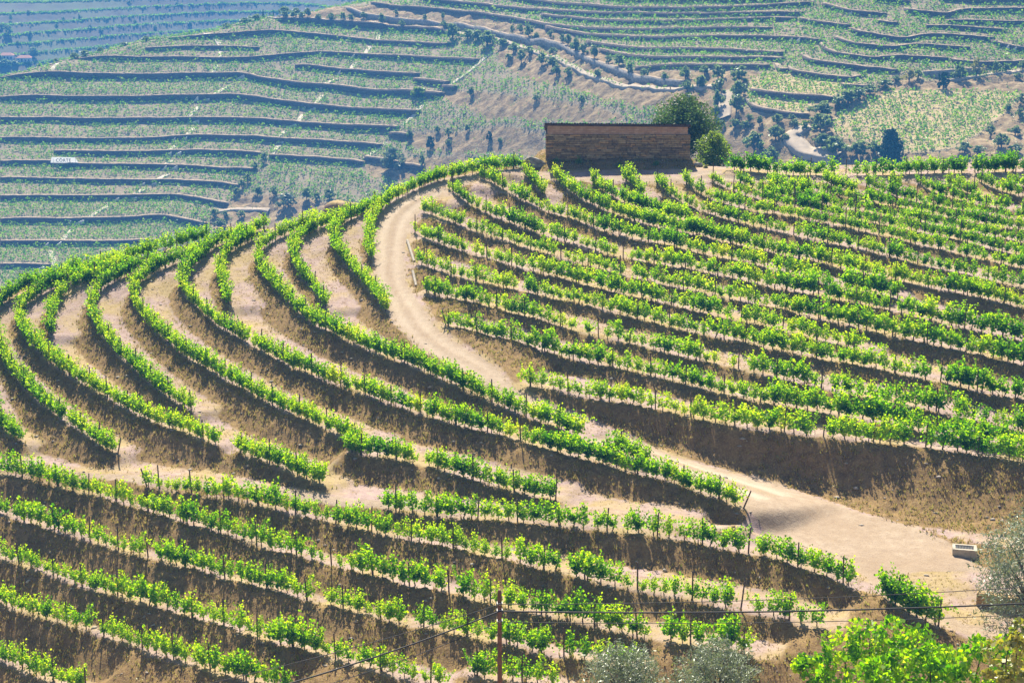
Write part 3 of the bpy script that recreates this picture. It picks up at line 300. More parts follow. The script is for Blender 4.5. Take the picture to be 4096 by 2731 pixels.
def mixc(nt, fac, a, b, mode='MIX'):
    n = nt.nodes.new('ShaderNodeMix')
    n.data_type = 'RGBA'
    n.blend_type = mode
    for sock, v in ((n.inputs[0], fac), (n.inputs[6], a), (n.inputs[7], b)):
        if hasattr(v, 'is_linked'):
            nt.links.new(v, sock)
        elif isinstance(v, (int, float)):
            sock.default_value = v
        else:
            sock.default_value = (v[0], v[1], v[2], 1)
    return n.outputs[2]

def mathn(nt, op, a, b=0.0, c=None, clamp=False):
    n = nt.nodes.new('ShaderNodeMath')
    n.operation = op
    n.use_clamp = clamp
    for i, v in enumerate((a, b, c)):
        if v is None:
            continue
        if hasattr(v, 'is_linked'):
            nt.links.new(v, n.inputs[i])
        else:
            n.inputs[i].default_value = v
    return n.outputs[0]

def tex_noise(nt, scale, detail=4.0, rough=0.55, vec=None, out=0):
    n = N(nt, 'ShaderNodeTexNoise', Scale=scale, Detail=detail, Roughness=rough)
    if vec is None:
        vec = N(nt, 'ShaderNodeNewGeometry').outputs['Position']
    nt.links.new(vec, n.inputs['Vector'])
    return n.outputs[out]

def simple_mat(name, col, rough=0.8, var=0.25, scale=3.0, bump=0.0, spec=0.3, col2=None):
    m, nt, out = mat(name)
    b = N(nt, 'ShaderNodeBsdfPrincipled', Roughness=rough)
    b.inputs['Specular IOR Level'].default_value = spec
    f = tex_noise(nt, scale)
    c2 = col2 or tuple(x * (1 - var) for x in col)
    r = ramp(nt, f, [(0.3, c2), (0.7, tuple(min(1, x * (1 + var * 0.6)) for x in col))])
    nt.links.new(r.outputs[0], b.inputs['Base Color'])
    if bump:
        bn = N(nt, 'ShaderNodeBump', Strength=bump, Distance=0.05)
        nt.links.new(tex_noise(nt, scale * 4), bn.inputs['Height'])
        nt.links.new(bn.outputs[0], b.inputs['Normal'])
    nt.links.new(b.outputs[0], out.inputs['Surface'])
    return m

def leaf_mat(name, front, back, tr=0.5, gloss=0.06, rough=0.45):
    """front: ramp of reflected colours over the 'tint' attribute, back: ramp of the light let through"""
    m, nt, out = mat(name)
    at = N(nt, 'ShaderNodeAttribute', attribute_name='tint')
    f = at.outputs['Fac']
    n = len(front)
    rf = ramp(nt, f, [(i / max(1, n - 1), c) for i, c in enumerate(front)])
    rb = ramp(nt, f, [(i / max(1, n - 1), c) for i, c in enumerate(back)])
    d = N(nt, 'ShaderNodeBsdfDiffuse')
    t = N(nt, 'ShaderNodeBsdfTranslucent')
    g = N(nt, 'ShaderNodeBsdfGlossy', Roughness=rough)
    g.inputs['Color'].default_value = (0.9, 0.95, 0.9, 1)
    nt.links.new(rf.outputs[0], d.inputs['Color'])
    nt.links.new(rb.outputs[0], t.inputs['Color'])
    m1 = N(nt, 'ShaderNodeMixShader', Fac=tr)
    nt.links.new(d.outputs[0], m1.inputs[1])
    nt.links.new(t.outputs[0], m1.inputs[2])
    m2 = N(nt, 'ShaderNodeMixShader', Fac=gloss)
    nt.links.new(m1.outputs[0], m2.inputs[1])
    nt.links.new(g.outputs[0], m2.inputs[2])
    nt.links.new(m2.outputs[0], out.inputs['Surface'])
    return m

def link(name, me, material=None, parent=None, loc=None, rot=None, scale=None, **props):
    o = bpy.data.objects.new(name, me)
    COL.objects.link(o)
    if material is not None and me is not None and not me.materials:
        me.materials.append(material)
    if parent is not None:
        o.parent = parent
    if loc is not None:
        o.location = loc
    if rot is not None:
        o.rotation_euler = rot
    if scale is not None:
        o.scale = scale
    for k, v in props.items():
        o[k] = v
    return o

def np_mesh(name, V, Fq=None, Ft=None, tint=None, smooth=False):
    """mesh from numpy arrays; Fq quads, Ft triangles; tint per face"""
    me = bpy.data.meshes.new(name)
    V = np.ascontiguousarray(V, dtype=np.float32)
    nq = 0 if Fq is None else len(Fq)
    ntr = 0 if Ft is None else len(Ft)
    idx = np.concatenate([np.asarray(Fq, dtype=np.int32).ravel() if nq else np.zeros(0, np.int32),
                          np.asarray(Ft, dtype=np.int32).ravel() if ntr else np.zeros(0, np.int32)])
    tot = np.concatenate([np.full(nq, 4, np.int32), np.full(ntr, 3, np.int32)])
    start = np.concatenate([[0], np.cumsum(tot)[:-1]]).astype(np.int32)
    me.vertices.add(len(V))
    me.vertices.foreach_set('co', V.ravel())
    me.loops.add(len(idx))
    me.loops.foreach_set('vertex_index', idx)
    me.polygons.add(nq + ntr)
    me.polygons.foreach_set('loop_start', start)
    if tint is not None:
        a = me.attributes.new('tint', 'FLOAT', 'FACE')
        a.data.foreach_set('value', np.asarray(tint, dtype=np.float32))
    if smooth:
        me.polygons.foreach_set('use_smooth', np.ones(nq + ntr, dtype=bool))
    me.update(calc_edges=True)
    return me

def grid_mesh(name, X, Y, Z, attrs=None, smooth=True):
    ny, nx = Z.shape
    V = np.stack([X, Y, Z], -1).reshape(-1, 3)
    i = np.arange(ny * nx).reshape(ny, nx)
    Fq = np.stack([i[:-1, :-1], i[:-1, 1:], i[1:, 1:], i[1:, :-1]], -1).reshape(-1, 4)
    me = np_mesh(name, V, Fq, smooth=smooth)
    for k, a in (attrs or {}).items():
        at = me.attributes.new(k, 'FLOAT', 'POINT')
        at.data.foreach_set('value', np.ascontiguousarray(a, dtype=np.float32).ravel())
    return me

def bm_mesh(name, fn, smooth=False):
    bm = bmesh.new()
    fn(bm)
    me = bpy.data.meshes.new(name)
    bm.normal_update()
    bm.to_mesh(me)
    bm.free()
    if smooth:
        for p in me.polygons:
            p.use_smooth = True
    return me

def add_box(bm, cx, cy, cz, sx, sy, sz, rz=0.0, bev=0.0, taper=1.0):
    res = bmesh.ops.create_cube(bm, size=1.0)
    vs = res['verts']
    for v in vs:
        k = taper if v.co.z > 0 else 1.0
        v.co = Vector((v.co.x * sx * k, v.co.y * sy * k, v.co.z * sz))
    if bev:
        es = list({e for v in vs for e in v.link_edges})
        r = bmesh.ops.bevel(bm, geom=es, offset=bev, segments=1, affect='EDGES')
        vs = list({v for f in r['faces'] for v in f.verts} | {v for v in vs if v.is_valid})
    M = Matrix.Translation((cx, cy, cz)) @ Matrix.Rotation(rz, 4, 'Z')
    for v in vs:
        v.co = M @ v.co
    return vs

def tube_arrays(pts, radii, sides=6, cap=True):
    pts = np.asarray(pts, float)
    n = len(pts)
    T = np.gradient(pts, axis=0)
    T /= np.linalg.norm(T, axis=1)[:, None] + 1e-9
    V = []
    for p, t, r in zip(pts, T, radii):
        a = np.array([1.0, 0, 0]) if abs(t[0]) < 0.8 else np.array([0, 1.0, 0])
        u = np.cross(t, a); u /= np.linalg.norm(u)
        w = np.cross(t, u)
        for k in range(sides):
            an = 2 * math.pi * k / sides
            V.append(p + r * (math.cos(an) * u + math.sin(an) * w))
    Fq = []
    for i in range(n - 1):
        for k in range(sides):
            a, b = i * sides + k, i * sides + (k + 1) % sides
            Fq.append((a, b, b + sides, a + sides))
    Ft = []
    if cap:
        V.append(pts[-1]); c = len(V) - 1
        for k in range(sides):
            Ft.append(((n - 1) * sides + k, (n - 1) * sides + (k + 1) % sides, c))
    return np.array(V), np.array(Fq), np.array(Ft, dtype=np.int32).reshape(-1, 3)

def join_arrays(parts):
    V, Q, Tt, off = [], [], [], 0
    for v, q, t in parts:
        V.append(v)
        if len(q): Q.append(np.asarray(q) + off)
        if len(t): Tt.append(np.asarray(t) + off)
        off += len(v)
    return np.concatenate(V), (np.concatenate(Q) if Q else None), (np.concatenate(Tt) if Tt else None)

def leaf_quads(centres, size, aspect=0.8, up=0.35, rg=rng):
    """one bent four-cornered leaf at each centre, random facing with an upward bias"""
    n = len(centres)
    nrm = rg.normal(size=(n, 3)); nrm[:, 2] = np.abs(nrm[:, 2]) * (0.6 + up) + up * 0.3
    nrm /= np.linalg.norm(nrm, axis=1)[:, None]
    a = rg.normal(size=(n, 3))
    a -= (a * nrm).sum(1)[:, None] * nrm
    a /= np.linalg.norm(a, axis=1)[:, None]
    b = np.cross(nrm, a)
    s = (np.asarray(size) * rg.uniform(0.75, 1.3, n))[:, None]
    c = centres
    V = np.stack([c - a * s * 0.55, c + b * s * 0.5 * aspect + a * s * 0.05 - nrm * s * 0.08, c + a * s * 0.55, c - b * s * 0.5 * aspect + a * s * 0.05 - nrm * s * 0.08], 1).reshape(-1, 3)
    Fq = np.arange(4 * n).reshape(n, 4)
    return V, Fq

def project(p):
    p = np.asarray(p, float) - np.array([0, 0, CAM_Z])
    cp, sp = math.cos(PITCH), math.sin(PITCH)
    d = p[..., 1] * cp - p[..., 2] * sp
    up = p[..., 1] * sp + p[..., 2] * cp
    return 2048 + LENS_PX * p[..., 0] / d, 1365.5 - LENS_PX * up / d, d

def in_frame(p, m=0):
    u, v, d = project(p)
    return (u > -m) & (u < 4096 + m) & (v > -m) & (v < 2731 + m) & (d > 0)

WORDS = ['', 'first', 'second', 'third', 'fourth', 'fifth', 'sixth', 'seventh', 'eighth', 'ninth', 'tenth', 'eleventh', 'twelfth', 'thirteenth', 'fourteenth', 'fifteenth', 'sixteenth', 'seventeenth', 'eighteenth', 'nineteenth', 'twentieth']
TENS = {20: 'twenty', 30: 'thirty', 40: 'forty', 50: 'fifty', 60: 'sixty', 70: 'seventy', 80: 'eighty', 90: 'ninety'}
def ordinal(n):
    if n <= 20:
        return WORDS[n]
    if n % 10 == 0:
        return TENS[n][:-1] + 'ieth'
    return TENS[n // 10 * 10] + '-' + WORDS[n % 10]

def tps_fit(P, z, lam=0.0):
    d = np.linalg.norm(P[:, None] - P[None], axis=2)
    K = np.where(d > 0, d * d * np.log(d + 1e-9), 0.0) + lam * np.eye(len(P))
    A = np.zeros((len(P) + 3, len(P) + 3))
    A[:len(P), :len(P)] = K
    A[:len(P), len(P)] = 1; A[:len(P), len(P) + 1:] = P
    A[len(P), :len(P)] = 1; A[len(P) + 1:, :len(P)] = P.T
    w = np.linalg.solve(A, np.r_[z, 0, 0, 0])
    return P, w
def tps_eval(model, Q):
    P, w = model
    n = len(P)
    out = np.empty(len(Q))
    for s in range(0, len(Q), 8192):
        q = Q[s:s + 8192]
        d2 = (q[:, 0:1] - P[None, :, 0]) ** 2 + (q[:, 1:2] - P[None, :, 1]) ** 2
        out[s:s + 8192] = (0.5 * d2 * np.log(d2 + 1e-12)) @ w[:n] + w[n] + q @ w[n + 1:]
    return out

def resample(pts, step):
    pts = np.asarray(pts, float)
    L = np.r_[0, np.cumsum(np.linalg.norm(np.diff(pts[:, :2], axis=0), axis=1))]
    n = max(2, int(round(L[-1] / step)) + 1)
    t = np.linspace(0, L[-1], n)
    return np.stack([np.interp(t, L, pts[:, k]) for k in range(pts.shape[1])], 1)

def inside(poly, X, Y):
    c = np.zeros(X.shape, bool)
    x0, y0 = poly[-1]
    for x1, y1 in poly:
        cr = ((y1 > Y) != (y0 > Y)) & (X < (x0 - x1) * (Y - y1) / (y0 - y1 + 1e-12) + x1)
        c ^= cr
        x0, y0 = x1, y1
    return c

class Field:
    def __init__(self, x0, y0, h, Z):
        self.x0, self.y0, self.h, self.Z = x0, y0, h, Z
    def __call__(self, x, y):
        x = np.asarray(x, float); y = np.asarray(y, float)
        fx = np.clip((x - self.x0) / self.h, 0, self.Z.shape[1] - 1.001)
        fy = np.clip((y - self.y0) / self.h, 0, self.Z.shape[0] - 1.001)
        i = fx.astype(int); j = fy.astype(int); a = fx - i; b = fy - j
        Z = self.Z
        return Z[j, i] * (1 - a) * (1 - b) + Z[j, i + 1] * a * (1 - b) + Z[j + 1, i] * (1 - a) * b + Z[j + 1, i + 1] * a * b

# ------------------------------------------------------------------ terraced hill (near)
HX0, HX1, HY0, HY1, HS = -92.0, 96.0, 84.0, 292.0, 0.4
LINES = []      # (points, role)  role: row, road_up, road_low
for nm, st, pts in VINE_ROWS:
    p = np.array(pts)
    LINES.append((p[::-1] if st == 'Y' else p, 'row'))
for nm, role in (('main_right', 'road_up'), ('main_left', 'road_low'), ('track_up', 'track_up'), ('track_down', 'road_low'), ('junc_low', 'road_low'), ('crest_near', 'road_low'), ('crest_far', 'road_up')):
    p = np.array(ROAD_EDGES[nm])
    if nm.startswith('track'):
        p = p[::-1]
    LINES.append((p, role))

ctl = []
for p, role in LINES:
    ctl.append(resample(p, 5.0 if role == 'row' else 8.0))
for nm, st, pts in VINE_ROWS:
    q = resample(np.array(pts), 9.0)
    if nm == 'Y':
        for dy, dz in ((10, 2.2), (24, 9), (55, 28), (80, 46)):
            ctl.append(q + np.array([0, dy, -dz]))
    if nm == 'R0':
        t = np.gradient(q[:, :2], axis=0); t /= np.linalg.norm(t, axis=1)[:, None]
        for dd, dz in ((9, 4.0), (22, 13), (45, 32)):
            ctl.append(np.c_[q[:, 0] + t[:, 1] * dd, q[:, 1] - t[:, 0] * dd, q[:, 2] - dz])
    if nm == 'R10':
        for dx, dy, dz in ((-5, 14, 4.5), (-14, 34, 16), (-24, 70, 42)):
            ctl.append(q[:5] + np.array([dx, dy, -dz]))
    if nm in ('R9', 'R8', 'R7', 'R5', 'R4', 'R3', 'R1'):
        for dx, dy, dz in ((-3.5, 5, 2.6), (-9, 15, 10)):
            ctl.append(q[:1] + np.array([dx, dy, -dz]))
    if nm in ('P5', 'P4', 'P2b'):
        ctl.append(q[1:] + np.array([0, -9, -3.6]))
ctl.append(np.array([(10, 98, 4.5), (20, 97, 5.5), (30, 94, 6.5), (45, 98, 9), (60, 110, 14), (70, 140, 18), (80, 180, 23), (85, 230, 16), (85, 285, -20), (0, 285, -30), (4, 216, 25.6), (12, 217, 25.5), (22, 217, 25), (12, 232, 20), (-40, 90, -2), (-80, 120, -6)]))
ctl = np.concatenate(ctl)
# thin out near-duplicates
keep = []
cell = set()
for i, p in enumerate(ctl):
    k = (round(p[0] / 1.2), round(p[1] / 1.2))
    if k not in cell:
        cell.add(k); keep.append(i)
ctl = ctl[keep]
base_model = tps_fit(ctl[:, :2], ctl[:, 2], lam=6.0)

xs = np.arange(HX0, HX1 + 1e-6, HS); ys = np.arange(HY0, HY1 + 1e-6, HS)
GX, GY = np.meshgrid(xs, ys)
# smooth base on a coarser lattice, then refined
cs = 1.6
cxs = np.arange(HX0, HX1 + cs, cs); cys = np.arange(HY0, HY1 + cs, cs)
CGX, CGY = np.meshgrid(cxs, cys)
BASE = Field(HX0, HY0, cs, tps_eval(base_model, np.c_[CGX.ravel(), CGY.ravel()]).reshape(CGX.shape))
GZ = BASE(GX, GY)
RUT = np.zeros_like(GZ); BANK = np.zeros_like(GZ); ROAD = np.zeros_like(GZ); PATH = np.zeros_like(GZ)

segA, segB, segL, segF, segE, segZ = [], [], [], [], [], []
for li, (p, role) in enumerate(LINES):
    q = resample(p, 1.2)
    n = len(q) - 1
    segA.append(q[:-1]); segB.append(q[1:]); segL.append(np.full(n, li))
    f = np.zeros(n, bool); f[0] = True; e = np.zeros(n, bool); e[-1] = True
    segF.append(f); segE.append(e)
segA = np.concatenate(segA); segB = np.concatenate(segB); segL = np.concatenate(segL); segF = np.concatenate(segF); segE = np.concatenate(segE)
CAP = 8.5
ROLE = [r for _, r in LINES]
TS = 16
for j0 in range(0, GZ.shape[0], TS):
    for i0 in range(0, GZ.shape[1], TS):
        gx = GX[j0:j0 + TS, i0:i0 + TS]; gy = GY[j0:j0 + TS, i0:i0 + TS]
        x0, x1, y0, y1 = gx.min() - CAP, gx.max() + CAP, gy.min() - CAP, gy.max() + CAP
        m = (segA[:, 0] > x0) & (segA[:, 0] < x1) & (segA[:, 1] > y0) & (segA[:, 1] < y1)
        if not m.any():
            continue
        A, B_, Ls, Fs, Es = segA[m], segB[m], segL[m], segF[m], segE[m]
        px, py = gx.ravel(), gy.ravel()
        d = B_[:, :2] - A[:, :2]; L2 = (d ** 2).sum(1); Ln = np.sqrt(L2)
        rx = px[:, None] - A[None, :, 0]; ry = py[:, None] - A[None, :, 1]
        t = (rx * d[:, 0] + ry * d[:, 1]) / L2
        over = np.maximum(np.where(Fs, -t * Ln, 0), np.where(Es, (t - 1) * Ln, 0))
        tc = np.clip(t, 0, 1)
        dist = np.hypot(rx - tc * d[:, 0], ry - tc * d[:, 1])
        side = (d[:, 0] * ry - d[:, 1] * rx) < 0          # True: on the downhill side
        zz = A[:, 2] + tc * (B_[:, 2] - A[:, 2])
        np_ = len(px); ar = np.arange(np_)
        du = np.full(np_, 99.0); dd = np.full(np_, 99.0); zu = np.zeros(np_); zd = np.zeros(np_)
        ru = np.zeros(np_, int); rd = np.zeros(np_, int)
        for li in np.unique(Ls):
            k = np.where(Ls == li)[0]
            b = k[dist[:, k].argmin(1)]
            ds = dist[ar, b]; ok = (over[ar, b] < 0.9) & (ds < CAP)
            sd = side[ar, b]; z_ = zz[ar, b]
            code = {'row': 0, 'road_up': 1, 'road_low': 2, 'track_up': 3}[ROLE[li]]
            u = ok & sd & (ds < du); du[u] = ds[u]; zu[u] = z_[u]; ru[u] = code
            u = ok & ~sd & (ds < dd); dd[u] = ds[u]; zd[u] = z_[u]; rd[u] = code
        hu = du < 50; hd = dd < 50
        base = GZ[j0:j0 + TS, i0:i0 + TS].ravel()
        z = base.copy(); bank = np.zeros(np_); road = np.zeros(np_); path = np.zeros(np_)
        both = hu & hd
        w = du + dd
        drop = zu - zd
        shelf = np.where(ru == 0, 0.34, 0.15)
        bw = np.clip(np.abs(drop) * 1.55, 0.12 * w, 0.62 * w)
        bw = np.where((rd == 1), np.maximum(w - 1.0, 0.3), bw)
        s = np.clip((du - shelf) / np.maximum(bw, 0.1), 0, 1)
        s = s * s * (3 - 2 * s) * 0.6 + s * 0.4
        s = np.where(rd == 1, 1 - (1 - s) ** 1.9, s)
        isroad = both & ((ru == 1) | (ru == 3)) & (rd == 2)
        s = np.where(isroad, du / np.maximum(w, 1e-3), s)
        z = np.where(both, zu + (zd - zu) * s, z)
        e1 = np.exp(-np.maximum(du - 0.3, 0) / 1.0); e2 = np.exp(-dd / 2.5)
        z = np.where(hu & ~hd, base * (1 - e1) + zu * e1, z)
        z = np.where(hd & ~hu, base * (1 - e2) + zd * e2, z)
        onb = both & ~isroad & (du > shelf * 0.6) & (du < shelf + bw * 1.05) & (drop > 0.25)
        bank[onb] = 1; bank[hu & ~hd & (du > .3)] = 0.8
        road[isroad] = 1
        rf = du / np.maximum(w, 1e-3)
        rut = np.where(isroad & (w < 7.5), np.exp(-((rf - 0.30) / 0.10) ** 2) + np.exp(-((rf - 0.70) / 0.10) ** 2) - 0.8 * np.exp(-((rf - 0.5) / 0.08) ** 2), 0)
        path[both & ~onb & ~isroad] = 1
        sh = gx.shape
        GZ[j0:j0 + TS, i0:i0 + TS] = z.reshape(sh)
        BANK[j0:j0 + TS, i0:i0 + TS] = bank.reshape(sh)
        ROAD[j0:j0 + TS, i0:i0 + TS] = road.reshape(sh)
        PATH[j0:j0 + TS, i0:i0 + TS] = path.reshape(sh)
        RUT[j0:j0 + TS, i0:i0 + TS] = rut.reshape(sh)

def blur(a, n=1):
    for _ in range(n):
        p = np.pad(a, 1, mode='edge')
        a = (p[1:-1, :-2] + 2 * p[1:-1, 1:-1] + p[1:-1, 2:]) / 4
        p = np.pad(a, 1, mode='edge')
        a = (p[:-2, 1:-1] + 2 * p[1:-1, 1:-1] + p[2:, 1:-1]) / 4
    return a
GZ = blur(GZ, 2)
# platform of the shed and the soil bank in front of it
HOUSE_X0, HOUSE_X1, HOUSE_Y0, HOUSE_Y1, HOUSE_Z = 4.02, 20.95, 202.4, 208.9, 28.05
px_ = np.clip(np.minimum(GX - (HOUSE_X0 - 2.2), (HOUSE_X1 + 1.6) - GX) / 2.0, 0, 1)
py_ = np.clip(np.minimum((GY - (HOUSE_Y0 - 3.2)) / 3.0, (HOUSE_Y1 + 6 - GY) / 5.0), 0, 1)
mm = px_ * py_
mm = mm * mm * (3 - 2 * mm)
GZ = GZ * (1 - mm) + np.maximum(GZ, HOUSE_Z) * mm
BANK = np.maximum(BANK * (1 - (px_ * py_ > 0)), (mm > 0.02) * 0.75)
PATH *= 1 - (mm > 0.02)
ROAD *= 1 - (mm > 0.02)
# the earthen island at the road junction stays out of the road
isl = np.array(ROAD_EDGES['junc_right'])[:, :2]
isl = np.concatenate([isl, [[isl[-1][0] + 12, isl[-1][1]], [isl[0][0] + 12, isl[0][1]]]])
im = inside(isl, GX, GY)
ROAD[im] = 0; PATH[im] = 1; RUT[im] = 0
jl = resample(np.array(ROAD_EDGES['junc_low'])[:, :2], 1.0); jr = resample(np.array(ROAD_EDGES['junc_right'])[:, :2], 1.0)
jm = inside(np.concatenate([jl[int(len(jl) * 0.4):], jr[int(len(jr) * 0.42):][::-1]]), GX, GY)
ROAD[jm] = 1; BANK[jm] = 0; PATH[jm] = 0
GZ -= RUT * 0.06
# roughness of the ground
rgh = np.zeros_like(GZ)
for sc_, am in ((7.0, 0.10), (2.1, 0.07), (0.9, 0.05)):
    n0 = rng.normal(size=(int((HY1 - HY0) / sc_) + 3, int((HX1 - HX0) / sc_) + 3))
    rgh += am * Field(HX0, HY0, sc_, n0)(GX, GY)
GZ += rgh * (0.35 + 1.1 * BANK) * (1 - 0.75 * ROAD)
BANKs = blur(BANK, 1); ROADs = blur(np.maximum(ROAD, 0), 1); PATHs = blur(PATH, 1)
NEAR = Field(HX0, HY0, HS, GZ)
NBANK = Field(HX0, HY0, HS, BANKs); NROAD = Field(HX0, HY0, HS, ROADs); NPATH = Field(HX0, HY0, HS, PATHs)

m_soil, nt, out = mat('vineyard_soil')
b = N(nt, 'ShaderNodeBsdfPrincipled', Roughness=0.95)
b.inputs['Specular IOR Level'].default_value = 0.1
pos = N(nt, 'ShaderNodeNewGeometry').outputs['Position']
n_big = tex_noise(nt, 0.22, 4, 0.6, pos); n_mid = tex_noise(nt, 1.3, 5, 0.65, pos); n_fine = tex_noise(nt, 7.0, 4, 0.7, pos); n_chip = tex_noise(nt, 16.0, 2, 0.6, pos)
abank = N(nt, 'ShaderNodeAttribute', attribute_name='bank').outputs['Fac']
aroad = N(nt, 'ShaderNodeAttribute', attribute_name='road').outputs['Fac']
apath = N(nt, 'ShaderNodeAttribute', attribute_name='path').outputs['Fac']
c_path = ramp(nt, n_mid, [(0.28, (0.27, 0.19, 0.125)), (0.5, (0.37, 0.275, 0.26)), (0.75, (0.46, 0.36, 0.255))]).outputs[0]
c_grass = ramp(nt, n_fine, [(0.3, (0.30, 0.22, 0.07)), (0.7, (0.48, 0.38, 0.14))]).outputs[0]
f_grass = mathn(nt, 'MULTIPLY', ramp(nt, n_big, [(0.44, (0, 0, 0)), (0.60, (1, 1, 1))]).outputs[0], 0.65)
c_path = mixc(nt, f_grass, c_path, c_grass)
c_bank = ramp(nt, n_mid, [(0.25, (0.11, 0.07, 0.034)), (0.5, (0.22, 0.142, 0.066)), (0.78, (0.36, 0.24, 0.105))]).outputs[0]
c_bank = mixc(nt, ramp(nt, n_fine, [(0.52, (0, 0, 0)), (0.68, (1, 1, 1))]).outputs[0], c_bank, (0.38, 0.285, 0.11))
c_road = ramp(nt, n_mid, [(0.25, (0.31, 0.235, 0.17)), (0.55, (0.40, 0.315, 0.235)), (0.8, (0.48, 0.39, 0.30))]).outputs[0]
edge = mathn(nt, 'MULTIPLY_ADD', n_mid, 0.7, -0.35)
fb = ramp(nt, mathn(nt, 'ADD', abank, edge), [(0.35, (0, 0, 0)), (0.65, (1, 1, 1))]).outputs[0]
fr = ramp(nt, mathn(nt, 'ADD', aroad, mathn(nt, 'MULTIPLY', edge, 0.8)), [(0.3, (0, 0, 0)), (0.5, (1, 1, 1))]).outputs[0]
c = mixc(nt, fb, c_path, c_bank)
arut = N(nt, 'ShaderNodeAttribute', attribute_name='rut').outputs['Fac']
c_road = mixc(nt, mathn(nt, 'MULTIPLY', ramp(nt, n_big, [(0.35, (0, 0, 0)), (0.65, (1, 1, 1))]).outputs[0], 0.55), c_road, (0.31, 0.225, 0.15))
c_road = mixc(nt, mathn(nt, 'MULTIPLY', mathn(nt, 'MULTIPLY', arut, -1.0), mathn(nt, 'MULTIPLY', n_mid, 1.3), clamp=True), c_road, (0.31, 0.24, 0.12))
c_road = mixc(nt, mathn(nt, 'MULTIPLY', arut, 0.8, clamp=True), c_road, (0.55, 0.46, 0.36))
c = mixc(nt, fr, c, c_road)
chips = ramp(nt, n_chip, [(0.64, (0, 0, 0)), (0.72, (1, 1, 1))]).outputs[0]
c = mixc(nt, mathn(nt, 'MULTIPLY', chips, 0.55), c, (0.55, 0.46, 0.36))
dark = ramp(nt, tex_noise(nt, 11.0, 3, 0.6, pos), [(0.30, (0.55, 0.5, 0.47)), (0.45, (1, 1, 1))]).outputs[0]
c = mixc(nt, 0.7, c, dark, 'MULTIPLY')
nt.links.new(c, b.inputs['Base Color'])
bp = N(nt, 'ShaderNodeBump', Strength=0.45, Distance=0.2)
nt.links.new(mathn(nt, 'ADD', mathn(nt, 'MULTIPLY', n_fine, 0.6), n_mid), bp.inputs['Height'])
nt.links.new(bp.outputs[0], b.inputs['Normal'])
nt.links.new(b.outputs[0], out.inputs['Surface'])

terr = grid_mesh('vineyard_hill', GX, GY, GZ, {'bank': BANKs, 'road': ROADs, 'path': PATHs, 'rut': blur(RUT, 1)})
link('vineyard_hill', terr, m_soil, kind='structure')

# ------------------------------------------------------------------ valley sheet and the slope under the camera
m_valley = simple_mat('valley_ground', (0.20, 0.16, 0.10), 0.95, 0.35, 0.02)
v = 9000.0
link('ground', np_mesh('ground', np.array([(-v, -v, -150), (v, -v, -150), (v, v, -150), (-v, v, -150)]), [(0, 1, 2, 3)]), m_valley, kind='structure')
xs2 = np.arange(-70, 71, 1.5); ys2 = np.arange(-30, 102, 1.5)
X2, Y2 = np.meshgrid(xs2, ys2)
Z2 = 57.6 - 0.4915 * Y2 + rng.normal(size=X2.shape) * 0.12
Z2 = np.where(Y2 > 88, Z2 - (Y2 - 88) ** 2 * 0.045, Z2)
m_slope = simple_mat('dry_slope_soil', (0.30, 0.22, 0.13), 0.95, 0.4, 0.6, 0.5)
link('near_slope', grid_mesh('near_slope', X2, Y2, Z2), m_slope, kind='structure')
NSL = Field(-70, -30, 1.5, Z2)
def ground_near(x, y):
    return np.maximum(NEAR(x, y), NSL(x, y)) if y < 100 else NEAR(x, y)

# ------------------------------------------------------------------ far terraced hillsides
BX0, BX1, BY0, BY1, BS = -300.0, 262.0, 545.0, 960.0, 1.4
bp_ = [np.array(HILL_POINTS)]
for g, h, pts in TERRACE_WALLS:
    q = resample(np.array(pts), 16.0)
    bp_.append(q - np.array([0, 0, h * 0.5]))
    if g == 'ridge':
        for dy, dz in ((7, 3.5), (30, 22), (60, 48)):
            bp_.append(q + np.array([-dy * 0.3, dy, -dz]))
bp_.append(np.array([(-290, 860, -48), (-290, 930, -90), (-60, 930, -6), (0, 940, 2), (100, 800, 24), (200, 760, 26), (255, 720, 20), (100, 900, 30), (255, 900, 34), (-180, 955, -60), (-120, 958, -30), (-300, 640, -108), (-200, 560, -125), (0, 560, -95), (100, 550, -55), (200, 548, -45), (255, 560, -38)]))
bp_ = np.concatenate(bp_)
keep = []; cell = set()
for i, p in enumerate(bp_):
    k = (round(p[0] / 5), round(p[1] / 5))
    if k not in cell:
        cell.add(k); keep.append(i)
bp_ = bp_[keep]
bmodel = tps_fit(bp_[:, :2], bp_[:, 2], lam=30.0)
cs = 5.6
cxs = np.arange(BX0, BX1 + cs, cs); cys = np.arange(BY0, BY1 + cs, cs)
CGX, CGY = np.meshgrid(cxs, cys)
BBASE = Field(BX0, BY0, cs, tps_eval(bmodel, np.c_[CGX.ravel(), CGY.ravel()]).reshape(CGX.shape))
bxs = np.arange(BX0, BX1 + 1e-6, BS); bys = np.arange(BY0, BY1 + 1e-6, BS)
BGX, BGY = np.meshgrid(bxs, bys)
BGZ = BBASE(BGX, BGY)
WL = []
for g, h, pts in TERRACE_WALLS:
    q = resample(np.array(pts), 1.0)
    L = np.r_[0, np.cumsum(np.linalg.norm(np.diff(q[:, :2], axis=0), axis=1))]
    edge_left = q[0, 0] < -195
    edge_right = q[-1, 0] > 190
    tl = np.ones(len(L)) if edge_left else np.clip(L / 5 + 0.25, 0, 1)
    tr_ = np.ones(len(L)) if edge_right else np.clip((L[-1] - L) / 5 + 0.25, 0, 1)
    WL.append((g, h, q, h * np.minimum(tl, tr_)))
JUMP = 1.5
